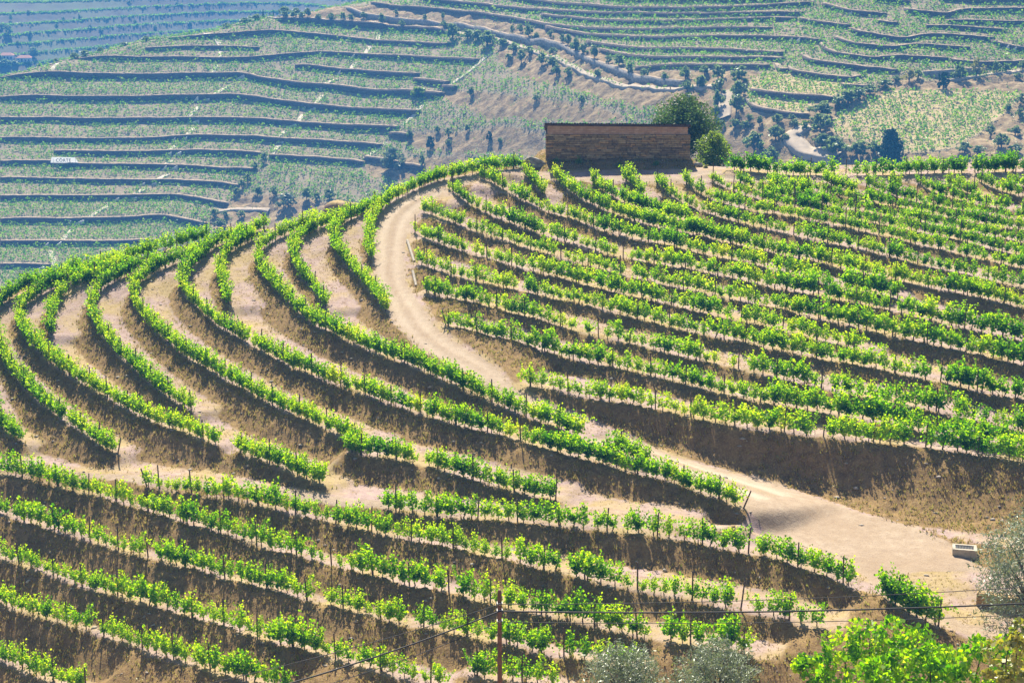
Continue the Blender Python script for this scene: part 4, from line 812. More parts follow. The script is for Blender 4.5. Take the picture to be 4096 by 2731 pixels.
def crossings(x):
    res = []
    for wi, (g, h, q, hh) in enumerate(WL):
        a, b2 = q[:-1, 0], q[1:, 0]
        k = np.where((a <= x) != (b2 <= x))[0]
        for j in k:
            t = (x - a[j]) / (b2[j] - a[j] + 1e-9)
            res.append((q[j, 1] + t * (q[j + 1, 1] - q[j, 1]), hh[j] + t * (hh[j + 1] - hh[j]), wi))
    res.sort()
    return res
TERR_Y = {}
for ix, x in enumerate(bxs):
    cr = crossings(x)
    TERR_Y[ix] = cr
    if not cr:
        continue
    y = bys
    off = np.zeros(len(y))
    for k, (yc, hh, wi) in enumerate(cr):
        nxt = cr[k + 1][0] if k + 1 < len(cr) else yc + 16
        prv = cr[k - 1][0] if k else yc - 16
        ru_ = max(2.0, min(16.0, nxt - yc)); rd_ = max(2.0, min(16.0, yc - prv))
        yj = yc + JUMP
        upm = (y >= yj) & (y < yj + ru_)
        off[upm] += (hh / 2) * (1 - (y[upm] - yj) / ru_)
        dnm = (y < yj) & (y > yj - rd_)
        off[dnm] -= (hh / 2) * (1 - (yj - y[dnm]) / rd_)
    BGZ[:, ix] += off
nb = Field(BX0, BY0, 9.0, rng.normal(size=(60, 80)))(BGX, BGY) * 0.15
BGZ += nb
SCR = np.zeros_like(BGZ); DRY = np.zeros_like(BGZ); LUSH = np.zeros_like(BGZ)
for poly in SCRUB: SCR[inside(poly, BGX, BGY)] = 1
for poly in DRY_PLOTS: DRY[inside(poly, BGX, BGY)] = 1
for poly in LUSH_PLOTS: LUSH[inside(poly, BGX, BGY)] = 1
rr_ = Field(BX0, BY0, 4.0, rng.normal(size=(120, 160)))(BGX, BGY) + 0.6 * Field(BX0, BY0, 2.0, rng.normal(size=(230, 300)))(BGX, BGY)
BGZ += rr_ * 0.55 * blur(SCR, 2)
FARZ = Field(BX0, BY0, BS, BGZ)
FSCR = Field(BX0, BY0, BS, SCR); FDRY = Field(BX0, BY0, BS, DRY); FLUSH = Field(BX0, BY0, BS, LUSH)

m_far, nt, out = mat('terrace_soil')
b = N(nt, 'ShaderNodeBsdfPrincipled', Roughness=0.95)
b.inputs['Specular IOR Level'].default_value = 0.1
pos = N(nt, 'ShaderNodeNewGeometry').outputs['Position']
n1 = tex_noise(nt, 0.12, 5, 0.6, pos); n2 = tex_noise(nt, 0.9, 4, 0.65, pos); n3 = tex_noise(nt, 0.35, 4, 0.6, pos)
ascr = N(nt, 'ShaderNodeAttribute', attribute_name='scrub').outputs['Fac']
adry = N(nt, 'ShaderNodeAttribute', attribute_name='dry').outputs['Fac']
ce = ramp(nt, n2, [(0.3, (0.25, 0.26, 0.125)), (0.55, (0.34, 0.26, 0.18)), (0.75, (0.43, 0.34, 0.25))]).outputs[0]
cd = ramp(nt, n2, [(0.3, (0.46, 0.34, 0.17)), (0.7, (0.64, 0.50, 0.28))]).outputs[0]
cs_ = ramp(nt, n3, [(0.3, (0.15, 0.105, 0.055)), (0.5, (0.30, 0.215, 0.115)), (0.7, (0.46, 0.35, 0.19))]).outputs[0]
c = mixc(nt, mathn(nt, 'MULTIPLY', adry, 0.85), ce, cd)
fs = ramp(nt, mathn(nt, 'ADD', ascr, mathn(nt, 'MULTIPLY_ADD', n3, 0.8, -0.4)), [(0.35, (0, 0, 0)), (0.65, (1, 1, 1))]).outputs[0]
c = mixc(nt, fs, c, cs_)
nt.links.new(c, b.inputs['Base Color'])
bpn = N(nt, 'ShaderNodeBump', Strength=0.6, Distance=0.8)
nt.links.new(n2, bpn.inputs['Height'])
nt.links.new(bpn.outputs[0], b.inputs['Normal'])
nt.links.new(b.outputs[0], out.inputs['Surface'])
link('terraced_hillside', grid_mesh('terraced_hillside', BGX, BGY, BGZ, {'scrub': blur(SCR, 1), 'dry': blur(DRY, 1)}), m_far, kind='structure')

# retaining walls
m_wall, nt, out = mat('schist_wall')
b = N(nt, 'ShaderNodeBsdfPrincipled', Roughness=0.9)
pos = N(nt, 'ShaderNodeNewGeometry').outputs['Position']
mp = N(nt, 'ShaderNodeMapping'); mp.inputs['Scale'].default_value = (1.0, 1.0, 3.2)
nt.links.new(pos, mp.inputs['Vector'])
vo = N(nt, 'ShaderNodeTexVoronoi', Scale=1.6)
nt.links.new(mp.outputs[0], vo.inputs['Vector'])
rv = ramp(nt, vo.outputs['Color'], [(0.2, (0.10, 0.078, 0.062)), (0.8, (0.22, 0.17, 0.13))])
nt.links.new(rv.outputs[0], b.inputs['Base Color'])
bpn = N(nt, 'ShaderNodeBump', Strength=0.8, Distance=0.2)
nt.links.new(vo.outputs['Distance'], bpn.inputs['Height'])
nt.links.new(bpn.outputs[0], b.inputs['Normal'])
nt.links.new(b.outputs[0], out.inputs['Surface'])
m_white = simple_mat('lime_washed_stone', (0.70, 0.68, 0.64), 0.9, 0.3, 0.8)
m_palewall = simple_mat('pale_stone_wall', (0.36, 0.33, 0.29), 0.9, 0.5, 0.9, 0.6)
m_cope = simple_mat('wall_coping_soil', (0.38, 0.29, 0.2), 0.95, 0.3, 1.2)

def wall_mesh(q, hh, thick=2.1):
    q = resample(np.c_[q, hh], 2.0)
    hh = q[:, 3]
    t = np.gradient(q[:, :2], axis=0); t /= np.linalg.norm(t, axis=1)[:, None] + 1e-9
    nx_, ny_ = -t[:, 1], t[:, 0]
    flip = np.where(ny_ < 0, -1, 1)
    nx_, ny_ = nx_ * flip, ny_ * flip
    zt = FARZ(q[:, 0] + nx_ * (JUMP + 1.5), q[:, 1] + np.maximum(ny_, 0.4) * (JUMP + 1.5)) + 0.12
    zt = np.convolve(np.r_[zt[0], zt[0], zt, zt[-1], zt[-1]], np.ones(5) / 5, 'valid') + rng.normal(size=len(zt)) * 0.06
    zg = FARZ(q[:, 0] - nx_ * 0.4, q[:, 1] - ny_ * 0.4)
    zt = np.maximum(zt, zg + 0.35 * hh)
    zb = np.minimum(zg - 0.8, zt - hh - 0.6)
    n = len(q)
    bat = 0.12
    f_b = np.c_[q[:, 0] - nx_ * bat * hh, q[:, 1] - ny_ * bat * hh, zb]
    f_t = np.c_[q[:, 0], q[:, 1], zt]
    b_t = np.c_[q[:, 0] + nx_ * thick, q[:, 1] + ny_ * thick, zt]
    b_b = np.c_[q[:, 0] + nx_ * thick, q[:, 1] + ny_ * thick, zb]
    V = np.concatenate([f_b, f_t, b_t, b_b])
    i = np.arange(n - 1)
    Fq = np.concatenate([np.stack([k * n + i, k * n + i + 1, ((k + 1) % 4) * n + i + 1, ((k + 1) % 4) * n + i], 1) for k in range(4)])
    caps = np.array([(0, n, 2 * n, 3 * n), (n - 1, 4 * n - 1, 3 * n - 1, 2 * n - 1)])
    me = np_mesh('terrace_wall', V, np.concatenate([Fq, caps]))
    me.materials.append(m_wall); me.materials.append(m_cope)
    mi = np.zeros(len(me.polygons), np.int32); mi[n - 1:2 * (n - 1)] = 1
    me.polygons.foreach_set('material_index', mi)
    return me

GROUPS = {'left': ('terrace wall on the hazy left hillside', 'walls of the left hillside'), 'slope': ('short wall end beside the crumbling banks', 'short walls beside the banks'),
          'upper': ('long thin terrace wall high on the far slope', 'walls of the long upper terraces'), 'right': ('winding terrace wall on the sunny right hillside', 'walls of the right hillside'),
          'white': ('pale lime-washed retaining wall', 'lime-washed walls'), 'ridge': ('dark stone wall along the upper left ridge line', 'walls along the ridge')}
cnt = {}
order = sorted(range(len(WL)), key=lambda i: -WL[i][2][:, 2].mean())
for wi in order:
    g, h, q, hh = WL[wi]
    cnt[g] = cnt.get(g, 0) + 1
    base, grp = GROUPS[g]
    lab = {'white': ['pale lime-washed wall above the upper hillside road', 'pale lime-washed wall under the right hand ledge road'][min(1, cnt[g] - 1)]}.get(g, 'dark schist ' + base.replace('dark stone ', '') + ', ' + ordinal(cnt[g]) + ' from top')
    me = wall_mesh(q, hh)
    if g == 'white':
        me.materials[0] = m_palewall
    link('terrace_wall', me, None, label=lab, category='wall', group=grp)

# roads and footpaths on the far slopes, laid on the ground
m_dirt = simple_mat('pale_dirt_road', (0.47, 0.385, 0.29), 0.95, 0.2, 0.5)
def ribbon(name, pts, w, lift, m, **props):
    q = resample(np.array(pts), 1.5)
    t = np.gradient(q, axis=0); t /= np.linalg.norm(t, axis=1)[:, None] + 1e-9
    n = len(q)
    cols = []
    for s in np.linspace(-0.5, 0.5, 6):
        x = q[:, 0] - t[:, 1] * w * s; y = q[:, 1] + t[:, 0] * w * s
        cols.append((x, y))
    zc = np.max([FARZ(x, y) for x, y in cols], axis=0)
    zc = np.convolve(np.pad(zc, 3, mode='edge'), np.ones(7) / 7, 'valid')
    top = [np.c_[x, y, 0.5 * zc + 0.5 * FARZ(x, y) + lift] for x, y in cols]
    top = [np.c_[p[:, :2], np.maximum(p[:, 2], FARZ(p[:, 0], p[:, 1]) + 0.08)] for p in top]
    low = [top[0] - np.array([0, 0, 2.0]), top[-1] - np.array([0, 0, 2.0])]
    rows_ = [low[0]] + top + [low[1]]
    V = np.concatenate(rows_)
    i = np.arange(n - 1)
    Fq = np.concatenate([np.stack([k * n + i, k * n + i + 1, (k + 1) * n + i + 1, (k + 1) * n + i], 1) for k in range(len(rows_) - 1)])
    return link(name, np_mesh(name, V, Fq), m, **props)
for nm, w, pts in HILL_ROADS:
    ribbon('dirt_road', pts, w, 0.2, m_dirt, kind='structure')
m_pathm = simple_mat('footpath_stone', (0.70, 0.60, 0.47), 0.95, 0.25, 1.5)
for pts in FOOTPATHS:
    ribbon('footpath', pts, 2.3, 0.2, m_pathm, kind='structure')

# lime-washed flights of steps set into the walls
def stair_mesh(w, h):
    def f(bm):
        n = 6
        for k in range(n):
            hh = h * (k + 1) / n
            add_box(bm, -w / 2 + w * (k + 0.5) / n, 0.3, hh / 2 - 0.4, w / n * 0.999, 1.3, hh + 0.8)
    return bm_mesh('stone_stair', f)
for k, (x, y, z, w, h) in enumerate(sorted(STAIR_BLOCKS)):
    zg = float(FARZ(x, y - 1.6))
    link('stone_stair', stair_mesh(max(w, 1.5), max(h, 1.2)), m_white, loc=(x, y - 0.9, zg), label='pale stone stair flight in a far terrace wall, ' + ordinal(k + 1) + ' from left', category='stairs', group='pale stair flights in the terrace walls')

# ------------------------------------------------------------------ far blue slope at upper left
FX = np.arange(-900, 700, 7.0); FY = np.arange(1180, 2300, 7.0)
FGX, FGY = np.meshgrid(FX, FY)
fz = -118 + (FGY - 1330) * 0.26 + (FGX + 200) * -0.02 + 14 * np.sin(FGX / 95.0 + FGY / 210.0) + 8 * np.sin(FGX / 41.0 - FGY / 77.0)
fz = np.where(FGY < 1330, -118 + (FGY - 1330) * 0.12 + (fz - (-118 + (FGY - 1330) * 0.26)), fz)
FST = 6.5
ph = fz / FST
fr_ = ph - np.floor(ph)
fzt = FST * (np.floor(ph) + np.clip((fr_ - 0.45) / 0.55, 0, 1) ** 1.3)
fzt = np.minimum(fzt, 52)
m_blue, nt, out = mat('far_slope_soil')
b = N(nt, 'ShaderNodeBsdfPrincipled', Roughness=0.95)
n1 = tex_noise(nt, 0.02, 5, 0.6); n2 = tex_noise(nt, 0.09, 4, 0.6)
c = ramp(nt, n2, [(0.3, (0.05, 0.045, 0.03)), (0.6, (0.11, 0.09, 0.06)), (0.8, (0.20, 0.16, 0.11))]).outputs[0]
c = mixc(nt, ramp(nt, n1, [(0.45, (0, 0, 0)), (0.6, (1, 1, 1))]).outputs[0], c, (0.12, 0.13, 0.06))
nt.links.new(c, b.inputs['Base Color'])
nt.links.new(b.outputs[0], out.inputs['Surface'])
link('far_hill', grid_mesh('far_hill', FGX, FGY, fzt), m_blue, kind='structure')
FARB = Field(-900, 1180, 7.0, fzt)

# ------------------------------------------------------------------ materials for plants and things
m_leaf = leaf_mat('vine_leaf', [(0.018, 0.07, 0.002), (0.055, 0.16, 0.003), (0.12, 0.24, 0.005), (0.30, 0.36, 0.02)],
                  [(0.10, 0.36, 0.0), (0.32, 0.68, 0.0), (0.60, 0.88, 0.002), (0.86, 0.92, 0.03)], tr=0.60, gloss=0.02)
m_farleaf = leaf_mat('far_vine_leaf', [(0.04, 0.11, 0.012), (0.08, 0.19, 0.02), (0.15, 0.26, 0.03)],
                     [(0.12, 0.36, 0.012), (0.24, 0.52, 0.02), (0.42, 0.62, 0.04)], tr=0.5, gloss=0.03)
m_olive = leaf_mat('olive_leaf', [(0.06, 0.095, 0.035), (0.12, 0.16, 0.07), (0.21, 0.25, 0.13)],
                   [(0.16, 0.28, 0.06), (0.27, 0.39, 0.10), (0.40, 0.48, 0.18)], tr=0.55, gloss=0.07)
m_silver = leaf_mat('silver_leaf', [(0.12, 0.16, 0.09), (0.2, 0.24, 0.16), (0.32, 0.36, 0.27)],
                    [(0.12, 0.2, 0.06), (0.2, 0.28, 0.1), (0.28, 0.34, 0.16)], tr=0.32, gloss=0.1)
m_shedtree = leaf_mat('grey_green_leaf', [(0.03, 0.06, 0.015), (0.07, 0.115, 0.035), (0.13, 0.18, 0.07)],
                   [(0.05, 0.13, 0.012), (0.11, 0.22, 0.03), (0.2, 0.3, 0.06)], tr=0.4, gloss=0.04)
m_green = leaf_mat('bright_leaf', [(0.05, 0.12, 0.012), (0.10, 0.19, 0.015), (0.19, 0.26, 0.03)],
                   [(0.16, 0.34, 0.012), (0.30, 0.46, 0.02), (0.45, 0.5, 0.04)], tr=0.5, gloss=0.05)
m_darkleaf = leaf_mat('conifer_leaf', [(0.015, 0.05, 0.024), (0.03, 0.08, 0.035), (0.06, 0.12, 0.05)],
                      [(0.01, 0.04, 0.012), (0.03, 0.08, 0.02), (0.05, 0.1, 0.03)], tr=0.2, gloss=0.04)
m_yellow = leaf_mat('pale_leaf', [(0.14, 0.15, 0.04), (0.22, 0.22, 0.06), (0.3, 0.28, 0.09)],
                    [(0.28, 0.32, 0.05), (0.4, 0.4, 0.07), (0.5, 0.45, 0.1)], tr=0.45, gloss=0.05)
m_citrus = leaf_mat('citrus_leaf', [(0.10, 0.16, 0.012), (0.26, 0.26, 0.02), (0.42, 0.36, 0.03)],
                    [(0.25, 0.34, 0.01), (0.5, 0.48, 0.02), (0.66, 0.56, 0.05)], tr=0.45, gloss=0.12)
m_drygrass = leaf_mat('dry_grass', [(0.22, 0.13, 0.06), (0.34, 0.25, 0.10), (0.36, 0.33, 0.10), (0.14, 0.19, 0.04)],
                      [(0.32, 0.20, 0.08), (0.46, 0.35, 0.13), (0.46, 0.43, 0.10), (0.18, 0.3, 0.03)], tr=0.42, gloss=0.02)
m_bark = simple_mat('vine_bark', (0.085, 0.06, 0.045), 0.95, 0.4, 14.0)
m_treebark = simple_mat('tree_bark', (0.13, 0.105, 0.085), 0.95, 0.4, 6.0, 0.5)
m_post = simple_mat('weathered_wood', (0.115, 0.082, 0.06), 0.9, 0.4, 9.0)
m_pole = simple_mat('creosoted_pole', (0.16, 0.085, 0.05), 0.85, 0.45, 3.0, 0.4)
m_metal = simple_mat('galvanised_metal', (0.45, 0.46, 0.47), 0.5, 0.2, 8.0, 0, 0.6)
m_cable = simple_mat('black_cable', (0.02, 0.02, 0.022), 0.6, 0.2, 5.0)
m_conc = simple_mat('concrete', (0.46, 0.41, 0.33), 0.9, 0.3, 2.5, 0.4)
m_stone = simple_mat('schist_stone', (0.40, 0.35, 0.29), 0.9, 0.4, 1.4, 0.4)

# ------------------------------------------------------------------ grapevines
def bezier(p0, p1, p2, n):
    t = np.linspace(0, 1, n)[:, None]
    return (1 - t) ** 2 * p0 + 2 * t * (1 - t) * p1 + t * t * p2

def make_vine(seed, dense):
    rg = np.random.default_rng(seed)
    head = np.array([rg.normal() * 0.04, rg.normal() * 0.04, 0.36])
    tr = tube_arrays(bezier(np.zeros(3) - [0, 0, .12], np.array([rg.normal() * 0.1, rg.normal() * 0.1, 0.25]), head, 5), [0.05, 0.042, 0.035, 0.035, 0.028], 5)
    cen, sz = [], []
    ns = rg.integers(7, 10) + (4 if dense else 0)
    for k in range(ns):
        a = rg.uniform(0, 2 * math.pi)
        along = rg.normal() * 0.34
        out_ = rg.normal() * (0.14 if not dense else 0.2)
        top = rg.uniform(0.9, 1.72)
        start = head + np.array([along * 0.45, out_ * 0.4, rg.uniform(-0.05, 0.15)])
        mid = np.array([along, out_, (start[2] + top) / 2])
        end = np.array([along * 1.25 + rg.normal() * 0.12, out_ * 1.6 + rg.normal() * 0.1, top])
        if rg.random() < 0.22:                 # a shoot that arches over and hangs
            end = np.array([along + rg.choice([-1, 1]) * rg.uniform(0.3, 0.6), out_ * 2 + rg.normal() * 0.25, top * rg.uniform(0.55, 0.95)])
            mid = np.array([along * 1.1, out_ * 1.4, top * 1.15])
        m = 31 if dense else 27
        c = bezier(start, mid, end, m) + rg.normal(size=(m, 3)) * np.array([0.085, 0.085, 0.06])
        cen.append(c)
        sz.append(np.linspace(0.18, 0.115, m))
    m = 60 if dense else 42
    c = rg.normal(size=(m, 3)) * np.array([0.28, 0.17, 0.26]) + np.array([0, 0, 0.64]); cen.append(c); sz.append(np.full(m, 0.17))
    cen = np.concatenate(cen); sz = np.concatenate(sz)
    cen[:, 2] = np.maximum(cen[:, 2], 0.16 + rg.random(len(cen)) * 0.16)
    V, Fq = leaf_quads(cen, sz, 0.95, 0.25, rg)
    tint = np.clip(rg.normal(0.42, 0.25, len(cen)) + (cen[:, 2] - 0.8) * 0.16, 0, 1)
    return tr, (V, Fq), tint

VARS = [make_vine(100 + k, k % 2 == 1) for k in range(12)]
trunk_me, fol_me = [], {}
for k, (tr, lf, ti) in enumerate(VARS):
    me = np_mesh('vine_trunk', *tr); me.materials.append(m_bark); trunk_me.append(me)
    for q, sh in enumerate((-0.16, -0.02, 0.14)):
        me = np_mesh('vine_foliage', lf[0], lf[1], tint=np.clip(ti + sh, 0, 1)); me.materials.append(m_leaf); fol_me[(k, q)] = me

STY = {  # spacing, scale, scatter, gap chance, dense share, tint shift, width
    'L': (0.86, 1.14, 0.10, 0.01, 0.8, 0.0, 1.0), 'P': (0.98, 1.10, 0.28, 0.02, 0.4, 0.04, 0.95), 'N': (1.02, 1.18, 0.14, 0.03, 0.5, -0.08, 1.0),
    'N2': (0.6, 1.5, 0.12, 0.0, 1.0, -0.2, 1.15), 'H': (0.98, 1.12, 0.16, 0.03, 0.4, 0.14, 1.05), 'R': (0.95, 1.03, 0.25, 0.04, 0.4, 0.05, 1.08),
    'T': (0.75, 1.12, 0.14, 0.02, 0.6, 0.06, 1.0), 'Y': (0.95, 1.2, 0.2, 0.08, 0.6, -0.2, 1.1)}
ROWDESC = {'P5': 'in the row at the very bottom left corner', 'P4': 'in the second row up from the bottom left corner', 'P3': 'in the third row up from the bottom left corner',
 'P2': 'in the fourth row up from the bottom left corner', 'P2b': 'in the short row right of the utility pole base', 'P1': 'in the row next below the side track row', 'P0': 'in the row starting at the leaning track post',
 'N': 'in the row lining the side track', 'N2': 'in the dark hedge beside the road fork', 'H': 'in the row above the tall bare road bank', 'G': 'in the second row above the tall bare bank',
 'F': 'in the third row above the tall bare bank', 'E': 'in the fourth row above the tall bare bank', 'D': 'in the fifth row above the tall bare bank', 'C': 'in the sixth row above the tall bare bank',
 'R00': 'in the row stub at the left edge', 'R0': 'in the outermost row of the left curve', 'R1': 'in the second row of the left curve', 'R3b': 'in the short detached row above the side track',
 'R3': 'in the third long row of the left curve', 'R4': 'in the fourth long row of the left curve', 'R5': 'in the long row ending at the road junction', 'R7': 'in the long row just below the main road', 'R7b': 'in the row end beside the main road bend'}
ALLROW = dict(ROWDESC)
for k, nm in enumerate(['B', 'A', 'X2', 'X5', 'X6', 'X7', 'X8', 'X9', 'X10', 'X11', 'X12', 'X14', 'X15', 'X16', 'X17']):
    ALLROW[nm] = 'in the ' + ordinal(k + 7) + ' row above the bare bank'
ALLROW.update({'R2': 'in the short second row of the left curve', 'R6': 'in the short middle row of the left curve', 'R8': 'in the short row above the left middle', 'R9': 'in the row ending at the road bend', 'R10': 'in the row along the outer road edge', 'X1': 'in the stub row left of the shed', 'X3': 'in the row under the shed middle', 'X4': 'in the stub row under the shed', 'X13': 'in the tiny stub row at the crest', 'Y': 'in the dark row behind the crest road'})
vines, posts = [], []
for nm, st, pts in VINE_ROWS:
    sp, scl, scat, gap, dsh, tsh, wd = STY[st]
    q = resample(np.array(pts), 0.25)
    L = np.r_[0, np.cumsum(np.linalg.norm(np.diff(q[:, :2], axis=0), axis=1))]
    T_ = np.gradient(q[:, :2], axis=0)
    rg = np.random.default_rng(sum(ord(c) * 31 ** i for i, c in enumerate(nm)) % 100000)
    s = 0.3
    drift = rg.uniform(0, 100)
    while s < L[-1]:
        x = np.interp(s, L, q[:, 0]) + rg.normal() * 0.05; y = np.interp(s, L, q[:, 1]) + rg.normal() * 0.05
        i = min(len(L) - 1, int(np.searchsorted(L, s)))
        ang = math.atan2(T_[i, 1], T_[i, 0]) + (math.pi if rg.random() < 0.5 else 0) + rg.normal() * 0.12
        vig = noise.noise((s * 0.16 + drift, drift, 0)) + 0.5 * noise.noise((s * 0.5 + drift, drift, 3))
        if rg.random() > gap + max(0, -vig - 0.5) * 0.6:
            sc_ = scl * (1 + vig * 1.1 * scat + rg.normal() * scat * 0.6)
            if nm[0] == 'X' and st == 'R': sc_ *= 0.9
            if nm in 'ABCDEFGH' and x > 12: sc_ *= 1.0 + min(0.2, (x - 12) * 0.012)
            sc_ = min(max(sc_, 0.55), 1.6)
            dn = rg.random() < dsh + vig * 0.4
            var = int(rg.integers(0, 6)) * 2 + (1 if dn else 0)
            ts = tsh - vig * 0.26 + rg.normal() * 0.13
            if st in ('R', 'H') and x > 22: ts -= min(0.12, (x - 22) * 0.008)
            vines.append((nm, x, y, float(NEAR(x, y)) - 0.02, ang, sc_, sc_ * wd, var, ts))
        s += sp * rg.uniform(0.85, 1.15)
    s = rg.uniform(0.2, 1.5)
    while s < L[-1]:
        x = np.interp(s, L, q[:, 0]); y = np.interp(s, L, q[:, 1])
        posts.append((nm, x, y, float(NEAR(x, y)), rg.uniform(1.75, 2.15), rg.normal() * 0.035, rg.normal() * 0.035))
        s += rg.uniform(3.2, 4.3)

vp = np.array([(v[1], v[2], v[3] + 0.7) for v in vines])
u_, v_, d_ = project(vp)
ok = in_frame(vp, 8)
rank = np.argsort(np.where(ok, d_, 1e9))
near_ids = set(int(i) for i in rank[:300])
# a copy of a vine: the thing and each of its parts
rowcount = {}
for i in sorted(near_ids, key=lambda i: u_[i]):
    nm, x, y, z, ang, sc_, wd, var, ts = vines[i]
    rowcount[nm] = rowcount.get(nm, 0) + 1
    e = link('grapevine', None, loc=(x, y, z), rot=(0, 0, ang), scale=(wd, sc_ * 0.86, sc_))
    e.empty_display_size = 0.2
    e['label'] = 'green grapevine, ' + ordinal(rowcount[nm]) + ' from left ' + ALLROW.get(nm, 'on the hill')
    e['category'] = 'grapevine'
    e['group'] = 'grapevines of the nearest rows'
    link('trunk', trunk_me[var], parent=e)
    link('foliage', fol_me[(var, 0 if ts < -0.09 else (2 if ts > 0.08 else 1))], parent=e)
# every other vine of the hill in one mass
def gather(sel, leaf):
    Vs, Qs, Ts, Ti, off = [], [], [], [], 0
    for i in sel:
        nm, x, y, z, ang, sc_, wd, var, ts = vines[i]
        tr, lf, ti = VARS[var]
        c, s = math.cos(ang), math.sin(ang)
        M = np.array([[c * wd, -s * sc_ * 0.86, 0], [s * wd, c * sc_ * 0.86, 0], [0, 0, sc_]])
        V = (lf[0] if leaf else tr[0]) @ M.T + np.array([x, y, z])
        Vs.append(V)
        Qs.append((lf[1] if leaf else tr[1]) + off)
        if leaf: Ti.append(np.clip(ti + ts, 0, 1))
        else: Ts.append(tr[2] + off)
        off += len(V)
    return np.concatenate(Vs), np.concatenate(Qs), (np.concatenate(Ts) if Ts else None), (np.concatenate(Ti) if Ti else None)
rest = [i for i in range(len(vines)) if i not in near_ids]
V, Q, Tt, Ti = gather(rest, True)
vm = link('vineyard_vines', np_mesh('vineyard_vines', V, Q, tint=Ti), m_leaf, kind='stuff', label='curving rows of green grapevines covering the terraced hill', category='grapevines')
V, Q, Tt, Ti = gather(rest, False)
link('trunk', np_mesh('vineyard_trunks', V, Q, Tt), m_bark, parent=vm, kind='stuff')

# ------------------------------------------------------------------ posts
def post_mesh(seed):
    rg = np.random.default_rng(seed)
    a = tube_arrays([(0, 0, -0.3), (0.01, 0, 0.5), (rg.normal() * 0.015, rg.normal() * 0.015, 1.0)], [0.062, 0.058, 0.052], 6)
    return a
PV = [post_mesh(k) for k in range(4)]
pm = []
for a in PV:
    me = np_mesh('vine_post', *a); me.materials.append(m_post); pm.append(me)
pp = np.array([(p[1], p[2], p[3] + 0.8) for p in posts])
pu, pv_, pd = project(pp)
okp = in_frame(pp, 4)
prank = np.argsort(np.where(okp, pd, 1e9))
pn = set(int(i) for i in prank[:min(300, int(okp.sum()))])
prow = {}
for i in sorted(pn, key=lambda i: pu[i]):
    nm, x, y, z, h, tx, ty = posts[i]
    prow[nm] = prow.get(nm, 0) + 1
    o = link('vine_post', pm[i % 4], loc=(x, y, z), rot=(tx, ty, i * 1.3), scale=(1, 1, h))
    o['label'] = 'weathered wooden stake, ' + ordinal(prow[nm]) + ' from left ' + ALLROW.get(nm, 'on the hill')
    o['category'] = 'post'
    o['group'] = 'vine stakes of the rows'
parts = []
for i in range(len(posts)):
    if i in pn: continue
    nm, x, y, z, h, tx, ty = posts[i]
    V, Q, Tt = PV[i % 4]
    parts.append((V * np.array([1, 1, h]) + np.array([x, y, z]), Q, Tt))
if parts:
    V, Q, Tt = join_arrays(parts)
    link('vine_posts', np_mesh('vine_posts', V, Q, Tt), m_post, kind='stuff', label='remaining wooden stakes along the vineyard rows', category='posts')
# end posts that lean
for k, (x, y, lean, az, lab) in enumerate([]):
    pass

# ------------------------------------------------------------------ weeds, dry grass and stones on the hill
def scatter(n, test, box=(-62, 66, 92, 215)):
    x = rng.uniform(box[0], box[1], n); y = rng.uniform(box[2], box[3], n)
    p = test(x, y)
    k = rng.random(n) < p
    x, y = x[k], y[k]
    z = NEAR(x, y)
    f = in_frame(np.c_[x, y, z], 30)
    return x[f], y[f], z[f]
def patchy(x, y, s, o):
    return np.array([noise.noise((a * s + o, b_ * s, o)) for a, b_ in zip(x, y)])
def tufts(x, y, z, h, blades, spread, tint_mu, tint_sd):
    n = len(x)
    V = np.zeros((n, blades, 3, 3)); ti = np.zeros((n, blades))
    for b_ in range(blades):
        a = rng.uniform(0, 2 * math.pi, n); r = rng.uniform(0, spread, n)
        bx = x + np.cos(a) * r; by = y + np.sin(a) * r
        hh = h * rng.uniform(0.5, 1.3, n)
        w = 0.025 + hh * 0.10
        t = rng.uniform(0, 2 * math.pi, n)
        lx = rng.normal(size=n) * hh * 0.35; ly = rng.normal(size=n) * hh * 0.35
        V[:, b_, 0] = np.c_[bx - np.cos(t) * w, by - np.sin(t) * w, z - 0.03]
        V[:, b_, 1] = np.c_[bx + np.cos(t) * w, by + np.sin(t) * w, z - 0.03]
        V[:, b_, 2] = np.c_[bx + lx, by + ly, z + hh]
        ti[:, b_] = np.clip(rng.normal(tint_mu, tint_sd, n), 0, 1)
    return V.reshape(-1, 3), np.arange(n * blades * 3).reshape(-1, 3), ti.ravel()
W_ = []
x, y, z = scatter(230000, lambda x, y: NBANK(x, y) * 0.85)
k = patchy(x, y, 0.16, 3.1) + rng.normal(size=len(x)) * 0.3 > -0.05
x, y, z = x[k], y[k], z[k]
W_.append(tufts(x, y, z, 0.24, 4, 0.17, 0.45, 0.20))
x, y, z = scatter(110000, lambda x, y: NPATH(x, y) * 0.8 * (1 - NROAD(x, y)))
k = patchy(x, y, 0.12, 8.7) + rng.normal(size=len(x)) * 0.25 > 0.0
W_.append(tufts(x[k], y[k], z[k], 0.10, 4, 0.14, 0.38, 0.15))
V, T3, ti = [], [], []
off = 0
for a, b_, c_ in W_:
    V.append(a); T3.append(b_ + off); ti.append(c_); off += len(a)
link('dry_grass', np_mesh('dry_grass', np.concatenate(V), None, np.concatenate(T3), np.concatenate(ti)), m_drygrass, kind='stuff', label='dry grass and weeds on the terrace banks', category='grass')
